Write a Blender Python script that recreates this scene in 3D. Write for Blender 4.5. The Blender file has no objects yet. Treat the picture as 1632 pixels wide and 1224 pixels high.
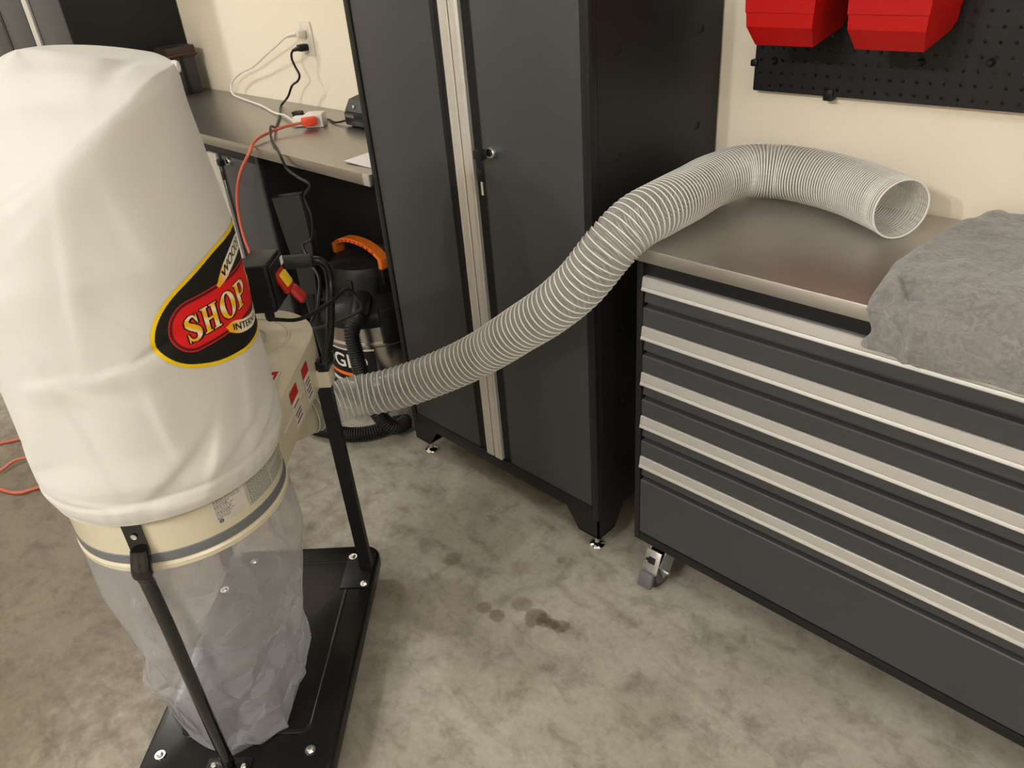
import bpy, bmesh, math, random
import numpy as np
from mathutils import Matrix, Vector, noise
PI = math.pi
rad = math.radians
sc = bpy.context.scene
COL = sc.collection

# ------------------------------------------------------------------ camera
cam_d = bpy.data.cameras.new('camera')
cam_d.sensor_fit = 'HORIZONTAL'
cam_d.sensor_width = 36.0
cam_d.lens = 36.0 * 1227.45 / 1632.0
cam_d.clip_start = 0.02
cam = bpy.data.objects.new('camera', cam_d)
COL.objects.link(cam)
cam.matrix_world = (Matrix.Translation((1.745, -1.651, 1.482)) @ Matrix.Rotation(rad(46.95), 4, 'Z')
                    @ Matrix.Rotation(rad(90 - 31.115), 4, 'X') @ Matrix.Rotation(rad(-4.956), 4, 'Z'))
sc.camera = cam

# ------------------------------------------------------------------ light, exposure
sc.view_settings.view_transform = 'Standard'
sc.view_settings.look = 'None'
sc.view_settings.gamma = 1.0
sc.view_settings.use_curve_mapping = False
sc.view_settings.exposure = 0.04
sc.cycles.transparent_max_bounces = 24
sc.cycles.max_bounces = 8
world = bpy.data.worlds.new('world')
sc.world = world
world.use_nodes = True
world.node_tree.nodes['Background'].inputs[0].default_value = (1.0, 0.9, 0.78, 1)
world.node_tree.nodes['Background'].inputs[1].default_value = 0.05


def point_light(name, loc, power, radius, color):
    d = bpy.data.lights.new(name, 'POINT')
    d.energy = power
    d.shadow_soft_size = radius
    d.color = color
    o = bpy.data.objects.new(name, d)
    o.location = loc
    COL.objects.link(o)
    return o


def area_light(name, loc, sx, sy, power, color, rot=(0, 0, 0)):
    d = bpy.data.lights.new(name, 'AREA')
    d.shape = 'RECTANGLE'
    d.size = sx
    d.size_y = sy
    d.energy = power
    d.color = color
    o = bpy.data.objects.new(name, d)
    o.location = loc
    o.rotation_euler = rot
    COL.objects.link(o)
    return o


WARM = (1.0, 0.98, 0.955)
point_light('ceiling_bulb_rear', (0.55, -4.0, 2.80), 112, 0.05, WARM)
point_light('ceiling_bulb_rear_right', (1.15, -4.0, 2.80), 94, 0.05, WARM)
point_light('ceiling_bulb', (-2.60, -1.35, 2.40), 70, 0.06, WARM)
area_light('fill_panel_right', (2.9, -1.8, 2.85), 1.4, 0.9, 31, WARM)  # unseen soft fill, added to brighten the right side


# ------------------------------------------------------------------ helpers
def lin(r, g, b):
    f = lambda v: v / 12.92 if v <= 0.04045 else ((v + 0.055) / 1.055) ** 2.4
    return (f(r / 255.0), f(g / 255.0), f(b / 255.0), 1.0)


class NT:
    """small wrapper around a node tree"""
    def __init__(self, name):
        self.m = bpy.data.materials.new(name)
        self.m.use_nodes = True
        self.t = self.m.node_tree
        self.b = self.t.nodes['Principled BSDF']
        self.out = self.t.nodes['Material Output']

    def n(self, kind, **kw):
        x = self.t.nodes.new(kind)
        for k, v in kw.items():
            setattr(x, k, v)
        return x

    def l(self, a, b):
        self.t.links.new(a, b)


def mat(name, col, rough=0.5, metal=0.0, spec=0.5, var=0.0, vscale=20.0, bump=0.0, bscale=60.0, stretch=None, coat=0.0, sheen=0.0):
    w = NT(name)
    b = w.b
    b.inputs['Base Color'].default_value = col
    b.inputs['Roughness'].default_value = rough
    b.inputs['Metallic'].default_value = metal
    b.inputs['Specular IOR Level'].default_value = spec
    b.inputs['Coat Weight'].default_value = coat
    b.inputs['Sheen Weight'].default_value = sheen
    if var or bump:
        tc = w.n('ShaderNodeTexCoord')
        src = tc.outputs['Object']
        if stretch:
            mp = w.n('ShaderNodeMapping')
            mp.inputs['Scale'].default_value = stretch
            w.l(src, mp.inputs['Vector'])
            src = mp.outputs['Vector']
    if var:
        nz = w.n('ShaderNodeTexNoise')
        nz.inputs['Scale'].default_value = vscale
        nz.inputs['Detail'].default_value = 6
        w.l(src, nz.inputs['Vector'])
        r = w.n('ShaderNodeValToRGB')
        r.color_ramp.elements[0].position = 0.3
        r.color_ramp.elements[1].position = 0.7
        r.color_ramp.elements[0].color = tuple(c * (1 - var) for c in col[:3]) + (1,)
        r.color_ramp.elements[1].color = tuple(min(1, c * (1 + var)) for c in col[:3]) + (1,)
        w.l(nz.outputs['Fac'], r.inputs['Fac'])
        w.l(r.outputs['Color'], b.inputs['Base Color'])
        if metal > 0.5:
            mr = w.n('ShaderNodeMapRange')
            mr.inputs['To Min'].default_value = rough * 0.8
            mr.inputs['To Max'].default_value = rough * 1.25
            w.l(nz.outputs['Fac'], mr.inputs['Value'])
            w.l(mr.outputs['Result'], b.inputs['Roughness'])
    if bump:
        nb = w.n('ShaderNodeTexNoise')
        nb.inputs['Scale'].default_value = bscale
        nb.inputs['Detail'].default_value = 5
        w.l(src, nb.inputs['Vector'])
        bp = w.n('ShaderNodeBump')
        bp.inputs['Strength'].default_value = bump
        bp.inputs['Distance'].default_value = 0.01
        w.l(nb.outputs['Fac'], bp.inputs['Height'])
        w.l(bp.outputs['Normal'], b.inputs['Normal'])
    return w.m


def film(name, col, fac, rough=0.25, tint=(0.9, 0.9, 0.92, 1), bump=0.0, bscale=25.0, edge=0.25):
    """thin translucent plastic: part see-through, part milky"""
    w = NT(name)
    b = w.b
    b.inputs['Base Color'].default_value = col
    b.inputs['Roughness'].default_value = rough
    b.inputs['Specular IOR Level'].default_value = 0.6
    tr = w.n('ShaderNodeBsdfTransparent')
    tr.inputs['Color'].default_value = tint
    tl = w.n('ShaderNodeBsdfTranslucent')
    tl.inputs['Color'].default_value = col
    m0 = w.n('ShaderNodeMixShader')
    m0.inputs[0].default_value = 0.35
    w.l(b.outputs[0], m0.inputs[1])
    w.l(tl.outputs[0], m0.inputs[2])
    lw = w.n('ShaderNodeLayerWeight')
    lw.inputs['Blend'].default_value = 0.35
    mr = w.n('ShaderNodeMapRange')
    mr.inputs['To Min'].default_value = fac
    mr.inputs['To Max'].default_value = min(1.0, fac + edge)
    w.l(lw.outputs['Facing'], mr.inputs['Value'])
    mx = w.n('ShaderNodeMixShader')
    w.l(mr.outputs['Result'], mx.inputs[0])
    w.l(tr.outputs[0], mx.inputs[1])
    w.l(m0.outputs[0], mx.inputs[2])
    w.l(mx.outputs[0], w.out.inputs['Surface'])
    if bump:
        tc = w.n('ShaderNodeTexCoord')
        nb = w.n('ShaderNodeTexNoise')
        nb.inputs['Scale'].default_value = bscale
        nb.inputs['Detail'].default_value = 3
        w.l(tc.outputs['Object'], nb.inputs['Vector'])
        vm = w.n('ShaderNodeVectorMath', operation='MULTIPLY_ADD')
        vm.inputs[1].default_value = (0.10, 0.10, 0.10)
        w.l(nb.outputs['Color'], vm.inputs[0])
        w.l(tc.outputs['Object'], vm.inputs[2])
        vo = w.n('ShaderNodeTexVoronoi', feature='DISTANCE_TO_EDGE')
        vo.inputs['Scale'].default_value = bscale * 1.6
        w.l(vm.outputs[0], vo.inputs['Vector'])
        # creases fade out towards the taut upper part of the bag
        sx = w.n('ShaderNodeSeparateXYZ')
        w.l(tc.outputs['Object'], sx.inputs[0])
        fd = w.n('ShaderNodeMapRange')
        fd.inputs['From Min'].default_value = 0.50
        fd.inputs['From Max'].default_value = 0.30
        w.l(sx.outputs['Z'], fd.inputs['Value'])
        ml = w.n('ShaderNodeMath', operation='MULTIPLY')
        w.l(vo.outputs['Distance'], ml.inputs[0])
        w.l(fd.outputs['Result'], ml.inputs[1])
        bp = w.n('ShaderNodeBump')
        bp.inputs['Strength'].default_value = bump
        bp.inputs['Distance'].default_value = 0.12
        w.l(ml.outputs[0], bp.inputs['Height'])
        w.l(bp.outputs['Normal'], b.inputs['Normal'])
        w.l(bp.outputs['Normal'], lw.inputs['Normal'])
    return w.m


def print_mat(name, rough=0.6):
    w = NT(name)
    a = w.n('ShaderNodeAttribute', attribute_name='Col')
    w.l(a.outputs['Color'], w.b.inputs['Base Color'])
    w.b.inputs['Roughness'].default_value = rough
    w.b.inputs['Specular IOR Level'].default_value = 0.25
    return w.m


class MB:
    """collects shapes, then becomes ONE mesh object"""
    def __init__(self):
        self.v = []
        self.f = []

    def add(self, vs, fs):
        o = len(self.v)
        self.v += [tuple(p) for p in vs]
        self.f += [tuple(i + o for i in q) for q in fs]
        return self

    def box(self, x0, x1, y0, y1, z0, z1, bev=0.0, seg=2, mtx=None):
        bm = bmesh.new()
        bmesh.ops.create_cube(bm, size=1.0)
        for p in bm.verts:
            p.co = Vector(((x0 + x1) / 2 + p.co.x * (x1 - x0), (y0 + y1) / 2 + p.co.y * (y1 - y0), (z0 + z1) / 2 + p.co.z * (z1 - z0)))
        if bev > 0:
            bmesh.ops.bevel(bm, geom=list(bm.edges), offset=bev, segments=seg, affect='EDGES', profile=0.5)
        if mtx is not None:
            bm.transform(mtx)
        bm.verts.index_update()
        self.add([p.co[:] for p in bm.verts], [[q.index for q in f.verts] for f in bm.faces])
        bm.free()
        return self

    def rings(self, rings, closed=True, cap0=True, cap1=True, loop=False):
        n = len(rings[0])
        vs = [p for r in rings for p in r]
        fs = []
        m = len(rings)
        for i in range(m if loop else m - 1):
            a, b = i * n, ((i + 1) % m) * n
            for j in range(n if closed else n - 1):
                k = (j + 1) % n
                fs.append((a + j, a + k, b + k, b + j))
        if not loop and closed:
            if cap0:
                fs.append(tuple(range(n - 1, -1, -1)))
            if cap1:
                fs.append(tuple(range((m - 1) * n, m * n)))
        return self.add(vs, fs)

    def lathe(self, prof, seg=32, axis='Z', origin=(0, 0, 0), mtx=None, cap=True):
        """prof: list of (r, h)"""
        rs = []
        for r, h in prof:
            ring = []
            for j in range(seg):
                a = 2 * PI * j / seg
                p = Vector((r * math.cos(a), r * math.sin(a), h))
                if axis == 'X':
                    p = Vector((p.z, p.x, p.y))
                elif axis == 'Y':
                    p = Vector((p.x, p.z, -p.y))
                p += Vector(origin)
                if mtx is not None:
                    p = mtx @ p
                ring.append(p[:])
            rs.append(ring)
        return self.rings(rs, cap0=cap, cap1=cap)

    def tube(self, path, r, seg=10, cap=True, flat=1.0, up=None, loop=False):
        pts = [Vector(p) for p in path]
        n = len(pts)
        T = []
        for i in range(n):
            a = pts[(i - 1) % n] if (loop or i > 0) else pts[i]
            b = pts[(i + 1) % n] if (loop or i < n - 1) else pts[i]
            T.append((b - a).normalized())
        u = Vector(up) if up else (Vector((0, 0, 1)) if abs(T[0].z) < 0.9 else Vector((1, 0, 0)))
        rs = []
        for i in range(n):
            u = (u - T[i] * u.dot(T[i])).normalized()
            w = T[i].cross(u)
            rr = r[i] if hasattr(r, '__len__') else r
            rs.append([(pts[i] + u * (rr * flat * math.cos(2 * PI * j / seg)) + w * (rr * math.sin(2 * PI * j / seg)))[:] for j in range(seg)])
        return self.rings(rs, cap0=cap, cap1=cap, loop=loop)

    def bar(self, path, w, t, up):
        """rectangular bar swept along path"""
        pts = [Vector(p) for p in path]
        n = len(pts)
        rs = []
        for i in range(n):
            T = (pts[min(i + 1, n - 1)] - pts[max(i - 1, 0)]).normalized()
            u = Vector(up)
            u = (u - T * u.dot(T)).normalized()
            s = T.cross(u)
            rs.append([(pts[i] + u * a * t / 2 + s * b * w / 2)[:] for a, b in ((1, 1), (1, -1), (-1, -1), (-1, 1))])
        return self.rings(rs)

    def prism(self, poly, z0, z1, mtx=None, axis='Z'):
        def tr(p):
            q = Vector(p)
            if axis == 'X':
                q = Vector((q.z, q.x, q.y))
            elif axis == 'Y':
                q = Vector((q.x, q.z, q.y))
            return (mtx @ q)[:] if mtx is not None else q[:]
        return self.rings([[tr((x, y, z0)) for x, y in poly], [tr((x, y, z1)) for x, y in poly]])

    def build(self, name, m, parent=None, smooth=True, angle=35, loc=None):
        me = bpy.data.meshes.new(name)
        me.from_pydata(self.v, [], self.f)
        bm = bmesh.new()
        bm.from_mesh(me)
        bmesh.ops.recalc_face_normals(bm, faces=bm.faces)
        bm.to_mesh(me)
        bm.free()
        me.materials.append(m)
        if smooth:
            me.polygons.foreach_set('use_smooth', [True] * len(me.polygons))
            me.set_sharp_from_angle(angle=rad(angle))
        o = bpy.data.objects.new(name, me)
        COL.objects.link(o)
        if parent is not None:
            o.parent = parent
        if loc is not None:
            o.location = loc
        return o


def tag(o, label, cat, group=None):
    o['label'] = label
    o['category'] = cat
    if group:
        o['group'] = group
    return o


def thing(name, label, cat, loc=(0, 0, 0), rz=0.0, group=None):
    o = bpy.data.objects.new(name, None)
    o.empty_display_size = 0.05
    COL.objects.link(o)
    o.location = loc
    o.rotation_euler = (0, 0, rz)
    return tag(o, label, cat, group)


def copy_part(o, parent, loc=None):
    c = o.copy()
    COL.objects.link(c)
    c.parent = parent
    if loc is not None:
        c.location = loc
    for ch in list(o.children):
        copy_part(ch, c)
    return c


def struct(o):
    o['kind'] = 'structure'
    return o


def crom(pts, per=12):
    """Catmull-Rom through pts"""
    P = [Vector(p) for p in pts]
    P = [P[0] * 2 - P[1]] + P + [P[-1] * 2 - P[-2]]
    out = []
    for i in range(1, len(P) - 2):
        a, b, c, d = P[i - 1], P[i], P[i + 1], P[i + 2]
        for k in range(per):
            t = k / per
            out.append(0.5 * ((2 * b) + (c - a) * t + (2 * a - 5 * b + 4 * c - d) * t * t + (3 * b - a - 3 * c + d) * t ** 3))
    out.append(P[-2])
    return out


def round_poly(x0, x1, y0, y1, r, seg=6):
    out = []
    for cx, cy, a0 in ((x1 - r, y1 - r, 0), (x0 + r, y1 - r, 90), (x0 + r, y0 + r, 180), (x1 - r, y0 + r, 270)):
        for k in range(seg + 1):
            a = rad(a0 + 90 * k / seg)
            out.append((cx + r * math.cos(a), cy + r * math.sin(a)))
    return out


# ------------------------------------------------------------------ printed patches
class Canvas:
    """flat print drawn on a fine grid (u, v), then laid on a surface as its own thin mesh"""
    def __init__(self, u0, u1, v0, v1, nu, nv, bg=None):
        self.u = np.linspace(u0, u1, nu)
        self.v = np.linspace(v0, v1, nv)
        self.U, self.V = np.meshgrid(self.u, self.v)
        self.c = np.zeros((nv, nu, 3))
        self.a = np.zeros((nv, nu), bool)
        if bg is not None:
            self.c[:] = bg[:3]
            self.a[:] = True

    def inside(self, poly):
        x, y = self.U, self.V
        r = np.zeros(x.shape, bool)
        n = len(poly)
        for i in range(n):
            x1, y1 = poly[i]
            x2, y2 = poly[(i + 1) % n]
            if y1 == y2:
                continue
            k = ((y1 > y) != (y2 > y)) & (x < (x2 - x1) * (y - y1) / (y2 - y1) + x1)
            r ^= k
        return r

    def paint(self, mask, col):
        self.c[mask] = np.array(col)[..., :3] if not callable(col) else col(self.U, self.V)[mask]
        self.a |= mask

    def poly(self, pts, col):
        self.paint(self.inside(pts), col)

    def tris(self, T):
        """mask of a list of triangles"""
        m = np.zeros(self.U.shape, bool)
        for t in T:
            (x1, y1), (x2, y2), (x3, y3) = t
            i0, i1 = np.searchsorted(self.u, min(x1, x2, x3)), np.searchsorted(self.u, max(x1, x2, x3), 'right')
            j0, j1 = np.searchsorted(self.v, min(y1, y2, y3)), np.searchsorted(self.v, max(y1, y2, y3), 'right')
            if i1 <= i0 or j1 <= j0:
                continue
            X, Y = self.U[j0:j1, i0:i1], self.V[j0:j1, i0:i1]
            d = (y2 - y3) * (x1 - x3) + (x3 - x2) * (y1 - y3)
            if abs(d) < 1e-16:
                continue
            a = ((y2 - y3) * (X - x3) + (x3 - x2) * (Y - y3)) / d
            b = ((y3 - y1) * (X - x3) + (x1 - x3) * (Y - y3)) / d
            m[j0:j1, i0:i1] |= (a >= -0.01) & (b >= -0.01) & (a + b <= 1.01)
        return m

    def mesh(self, name, surf, m, parent):
        """surf(U, V) -> (N,3) points; only cells inside the mask get faces"""
        nv, nu = self.U.shape
        P = surf(self.U.ravel(), self.V.ravel())
        idx = np.arange(nu * nv).reshape(nv, nu)
        ok = self.a[:-1, :-1] & self.a[1:, :-1] & self.a[:-1, 1:] & self.a[1:, 1:]
        F = np.stack([idx[:-1, :-1][ok], idx[:-1, 1:][ok], idx[1:, 1:][ok], idx[1:, :-1][ok]], 1)
        used = np.unique(F)
        re = np.zeros(nu * nv, int)
        re[used] = np.arange(len(used))
        F = re[F]
        me = bpy.data.meshes.new(name)
        me.from_pydata(P[used].tolist(), [], F.tolist())
        at = me.attributes.new('Col', 'FLOAT_COLOR', 'POINT')
        cc = np.ones((len(used), 4))
        cc[:, :3] = self.c.reshape(-1, 3)[used]
        at.data.foreach_set('color', cc.ravel())
        me.materials.append(m)
        me.polygons.foreach_set('use_smooth', [True] * len(me.polygons))
        o = bpy.data.objects.new(name, me)
        COL.objects.link(o)
        o.parent = parent
        return o


def text_tris(s):
    """triangles of a string in the built-in font, in a 0..1 x 0..1 box"""
    cu = bpy.data.curves.new('lettering', 'FONT')
    cu.body = s
    ob = bpy.data.objects.new('lettering', cu)
    COL.objects.link(ob)
    dg = bpy.context.evaluated_depsgraph_get()
    me = ob.evaluated_get(dg).to_mesh()
    me.calc_loop_triangles()
    V = np.array([v.co[:2] for v in me.vertices])
    T = [V[list(t.vertices)] for t in me.loop_triangles]
    lo, hi = V.min(0), V.max(0)
    T = [(t - lo) / (hi - lo) for t in T]
    ob.evaluated_get(dg).to_mesh_clear()
    bpy.data.objects.remove(ob)
    bpy.data.curves.remove(cu)
    return T


# ------------------------------------------------------------------ materials
M = {}
M['wall'] = mat('wall_paint', (0.80, 0.73, 0.60, 1), 0.85, bump=0.05, bscale=220, spec=0.2)
M['ceil'] = mat('ceiling_paint', (0.80, 0.77, 0.70, 1), 0.9, spec=0.2)
M['door'] = mat('charcoal_powder_coat', (0.042, 0.0435, 0.0465, 1), 0.5, bump=0.04, bscale=500, spec=0.4)
M['black'] = mat('black_powder_coat', (0.0095, 0.0095, 0.0105, 1), 0.45, bump=0.04, bscale=500, spec=0.28)
M['gap'] = mat('recess_shade_black', (0.006, 0.006, 0.008, 1), 0.5, spec=0.3)  # near-black puts the shade of the shallow slots into their colour
M['alu'] = mat('brushed_aluminium', (0.52, 0.51, 0.49, 1), 0.48, metal=0.6, var=0.05, vscale=60, stretch=(1, 60, 60))
M['alu_v'] = mat('brushed_aluminium_upright', (0.66, 0.64, 0.61, 1), 0.45, metal=0.65, var=0.08, vscale=60, stretch=(60, 60, 1))
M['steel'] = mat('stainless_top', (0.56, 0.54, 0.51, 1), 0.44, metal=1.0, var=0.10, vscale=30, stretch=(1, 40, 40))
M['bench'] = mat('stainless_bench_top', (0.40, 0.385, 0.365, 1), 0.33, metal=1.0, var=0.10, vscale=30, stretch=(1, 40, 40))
M['chrome'] = mat('chrome', (0.80, 0.81, 0.83, 1), 0.12, metal=1.0)
M['zinc'] = mat('zinc_plate', (0.62, 0.64, 0.66, 1), 0.28, metal=0.95, var=0.05, vscale=40)
M['bplastic'] = mat('black_plastic', (0.009, 0.009, 0.009, 1), 0.4, spec=0.25, bump=0.05, bscale=300)
M['bgloss'] = mat('gloss_black_paint', (0.006, 0.006, 0.006, 1), 0.24, spec=0.35)
M['leggloss'] = mat('gloss_black_leg_paint', (0.006, 0.006, 0.006, 1), 0.12, spec=0.5)
M['rubber'] = mat('black_rubber', (0.015, 0.015, 0.015, 1), 0.7)
M['grey_p'] = mat('grey_plastic', (0.10, 0.10, 0.105, 1), 0.5)
M['cream'] = mat('cream_enamel', (0.58, 0.53, 0.405, 1), 0.28, spec=0.5, bump=0.02, bscale=40)
M['belt'] = mat('grey_band', (0.13, 0.14, 0.15, 1), 0.45)
M['bag'] = mat('white_filter_felt', (0.60, 0.59, 0.57, 1), 0.95, bump=0.03, bscale=260, spec=0.1, sheen=0.15)
M['clearbag'] = film('clear_poly_bag', (0.70, 0.70, 0.73, 1), 0.22, 0.10, (0.91, 0.91, 0.94, 1), bump=0.7, bscale=4.2, edge=0.30)
M['hosewall'] = film('clear_hose_wall', (0.68, 0.67, 0.65, 1), 0.30, 0.22, (0.92, 0.92, 0.91, 1), edge=0.30)
M['hosewire'] = mat('white_hose_rib', (0.74, 0.73, 0.70, 1), 0.25, spec=0.6)
M['print'] = print_mat('printed_film')
M['red'] = mat('red_bin_plastic', (0.42, 0.005, 0.004, 1), 0.45, spec=0.25, bump=0.02, bscale=200)
M['orange'] = mat('orange_plastic', (0.75, 0.17, 0.015, 1), 0.4)
M['redcord'] = mat('coral_red_cord', (0.58, 0.125, 0.08, 1), 0.45)
M['redplug'] = mat('red_plug', (0.75, 0.06, 0.02, 1), 0.4)
M['yellow'] = mat('yellow_paddle', (0.80, 0.55, 0.02, 1), 0.45)
M['redpad'] = mat('red_paddle', (0.42, 0.012, 0.01, 1), 0.45)
M['white_p'] = mat('white_plastic', (0.74, 0.71, 0.65, 1), 0.4)
M['plate'] = mat('outlet_plate', (0.70, 0.66, 0.57, 1), 0.35)
M['paper'] = mat('white_paper', (0.82, 0.81, 0.82, 1), 0.8)
M['motor'] = mat('motor_grey_paint', (0.05, 0.06, 0.075, 1), 0.4)
M['brown'] = mat('brown_case', (0.028, 0.018, 0.015, 1), 0.5)
M['dkgrey'] = mat('dark_grey_case', (0.022, 0.022, 0.023, 1), 0.5)
M['strap'] = mat('brown_red_strap', (0.10, 0.022, 0.014, 1), 0.6)
M['tank'] = mat('vacuum_tank_steel', (0.55, 0.53, 0.50, 1), 0.22, metal=1.0)


def towel_mat():
    w = NT('grey_fleece')
    b = w.b
    tc = w.n('ShaderNodeTexCoord')
    n1 = w.n('ShaderNodeTexNoise')
    n1.inputs['Scale'].default_value = 55
    n1.inputs['Detail'].default_value = 5
    n1.inputs['Distortion'].default_value = 2.0
    n2 = w.n('ShaderNodeTexNoise')
    n2.inputs['Scale'].default_value = 600
    w.l(tc.outputs['Object'], n1.inputs['Vector'])
    w.l(tc.outputs['Object'], n2.inputs['Vector'])
    r = w.n('ShaderNodeValToRGB')
    r.color_ramp.elements[0].position = 0.35
    r.color_ramp.elements[1].position = 0.65
    r.color_ramp.elements[0].color = (0.165, 0.161, 0.153, 1)
    r.color_ramp.elements[1].color = (0.24, 0.233, 0.223, 1)
    w.l(n1.outputs['Fac'], r.inputs['Fac'])
    w.l(r.outputs['Color'], b.inputs['Base Color'])
    b.inputs['Roughness'].default_value = 1.0
    b.inputs['Sheen Weight'].default_value = 0.4
    b.inputs['Specular IOR Level'].default_value = 0.05
    ad = w.n('ShaderNodeMath', operation='MULTIPLY_ADD')
    ad.inputs[1].default_value = 0.35
    w.l(n2.outputs['Fac'], ad.inputs[0])
    w.l(n1.outputs['Fac'], ad.inputs[2])
    bp = w.n('ShaderNodeBump')
    bp.inputs['Strength'].default_value = 0.6
    bp.inputs['Distance'].default_value = 0.006
    w.l(ad.outputs[0], bp.inputs['Height'])
    w.l(bp.outputs['Normal'], b.inputs['Normal'])
    return w.m


M['towel'] = towel_mat()


def floor_mat():
    w = NT('stained_concrete')
    b = w.b
    tc = w.n('ShaderNodeTexCoord')
    P = tc.outputs['Object']

    def nz(scale, det=6, dist=0.0, rough=0.55, vec=None):
        x = w.n('ShaderNodeTexNoise')
        x.inputs['Scale'].default_value = scale
        x.inputs['Detail'].default_value = det
        x.inputs['Distortion'].default_value = dist
        x.inputs['Roughness'].default_value = rough
        w.l(vec or P, x.inputs['Vector'])
        return x.outputs['Fac']

    def ramp(f, stops):
        r = w.n('ShaderNodeValToRGB')
        while len(r.color_ramp.elements) < len(stops):
            r.color_ramp.elements.new(0.5)
        for e, (p, c) in zip(r.color_ramp.elements, stops):
            e.position = p
            e.color = c if len(c) == 4 else tuple(c) + (1,)
        w.l(f, r.inputs['Fac'])
        return r.outputs['Color']

    def mix(mode, fac, a, c):
        x = w.n('ShaderNodeMix', data_type='RGBA', blend_type=mode)
        if isinstance(fac, float):
            x.inputs['Factor'].default_value = fac
        else:
            w.l(fac, x.inputs['Factor'])
        w.l(a, x.inputs[6])
        if isinstance(c, tuple):
            x.inputs[7].default_value = c
        else:
            w.l(c, x.inputs[7])
        return x.outputs[2]
    base = ramp(nz(2.6, 9, 0.25, 0.60), [(0.30, (0.29, 0.266, 0.222)), (0.48, (0.365, 0.338, 0.288)), (0.70, (0.42, 0.392, 0.338))])
    mott = ramp(nz(13.0, 10, 0.30, 0.70), [(0.32, (0.54, 0.52, 0.49)), (0.50, (0.96, 0.96, 0.95)), (0.72, (1.1, 1.1, 1.08))])
    c = mix('MULTIPLY', 0.85, base, mott)
    fine = ramp(nz(70, 5), [(0.3, (0.86, 0.86, 0.86)), (0.7, (1.08, 1.08, 1.08))])
    c = mix('MULTIPLY', 0.7, c, fine)
    # trowel arcs
    mp = w.n('ShaderNodeMapping')
    mp.inputs['Rotation'].default_value = (0, 0, rad(38))
    mp.inputs['Scale'].default_value = (1.6, 5.5, 1)
    w.l(P, mp.inputs['Vector'])
    st = ramp(nz(4.0, 8, 0.35, 0.65, mp.outputs['Vector']), [(0.32, (0.60, 0.58, 0.54)), (0.46, (1, 1, 1)), (0.8, (1.05, 1.05, 1.05))])
    c = mix('MULTIPLY', 0.55, c, st)
    # oil spots and wider soft dark patches
    wob = w.n('ShaderNodeTexNoise')
    wob.inputs['Scale'].default_value = 30
    w.l(P, wob.inputs['Vector'])
    for (x, y, r, s, dk) in [(0.466, -0.733, 0.018, 0.012, 0.55), (0.656, -0.796, 0.015, 0.008, 0.55), (0.702, -0.794, 0.016, 0.007, 0.62),
                             (0.723, -0.726, 0.020, 0.010, 0.55), (0.776, -0.739, 0.024, 0.008, 0.70), (0.800, -0.731, 0.017, 0.008, 0.65),
                             (0.822, -0.725, 0.014, 0.006, 0.55), (0.843, -0.718, 0.018, 0.007, 0.62), (0.696, -0.546, 0.010, 0.006, 0.45),
                             (0.632, -0.64, 0.020, 0.02, 0.30), (0.551, -0.878, 0.085, 0.04, 0.34), (0.438, -0.932, 0.07, 0.05, 0.30), (0.803, -0.901, 0.08, 0.08, 0.28),
                             (1.13, -0.75, 0.05, 0.06, 0.25), (-0.55, -1.75, 0.55, 0.75, 0.95)]:  # last entry: broad soft patch toning the left floor down to brown
        d = w.n('ShaderNodeVectorMath', operation='DISTANCE')
        d.inputs[1].default_value = (x, y, 0)
        w.l(P, d.inputs[0])
        ma = w.n('ShaderNodeMath', operation='MULTIPLY_ADD')
        ma.inputs[1].default_value = r * 1.2
        w.l(wob.outputs['Fac'], ma.inputs[0])
        sb = w.n('ShaderNodeMath', operation='ADD')
        sb.inputs[1].default_value = -r * 0.6
        w.l(d.outputs['Value'], ma.inputs[2])
        w.l(ma.outputs[0], sb.inputs[0])
        mr = w.n('ShaderNodeMapRange', interpolation_type='SMOOTHSTEP')
        mr.inputs['From Min'].default_value = r
        mr.inputs['From Max'].default_value = r + s
        mr.inputs['To Min'].default_value = dk
        mr.inputs['To Max'].default_value = 0.0
        w.l(sb.outputs[0], mr.inputs['Value'])
        c = mix('MULTIPLY', mr.outputs['Result'], c, (0.42, 0.36, 0.28, 1))
    w.l(c, b.inputs['Base Color'])
    rr = w.n('ShaderNodeMapRange')
    rr.inputs['To Min'].default_value = 0.38
    rr.inputs['To Max'].default_value = 0.62
    w.l(nz(6, 4), rr.inputs['Value'])
    w.l(rr.outputs['Result'], b.inputs['Roughness'])
    b.inputs['Specular IOR Level'].default_value = 0.4
    bp = w.n('ShaderNodeBump')
    bp.inputs['Strength'].default_value = 0.12
    bp.inputs['Distance'].default_value = 0.004
    w.l(nz(45, 6), bp.inputs['Height'])
    w.l(bp.outputs['Normal'], b.inputs['Normal'])
    return w.m


M['floor'] = floor_mat()

# ------------------------------------------------------------------ room
RX0, RX1, RY0, RZ = -4.6, 4.2, -6.0, 3.0
struct(MB().box(RX0, RX1, RY0, 0.1, -0.1, 0.0).build('floor', M['floor']))
struct(MB().box(RX0, RX1, 0.0, 0.12, 0.0, RZ).build('wall_back', M['wall']))
struct(MB().box(RX0 - 0.12, RX0, RY0, 0.12, 0.0, RZ).build('wall_left', M['wall']))
struct(MB().box(RX1, RX1 + 0.12, RY0, 0.12, 0.0, RZ).build('wall_right', M['wall']))
struct(MB().box(RX0, RX1, RY0 - 0.12, RY0, 0.0, RZ).build('wall_front', M['wall']))
struct(MB().box(RX0 - 0.12, RX1 + 0.12, RY0 - 0.12, 0.12, RZ, RZ + 0.1).build('ceiling', M['ceil']))


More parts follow.
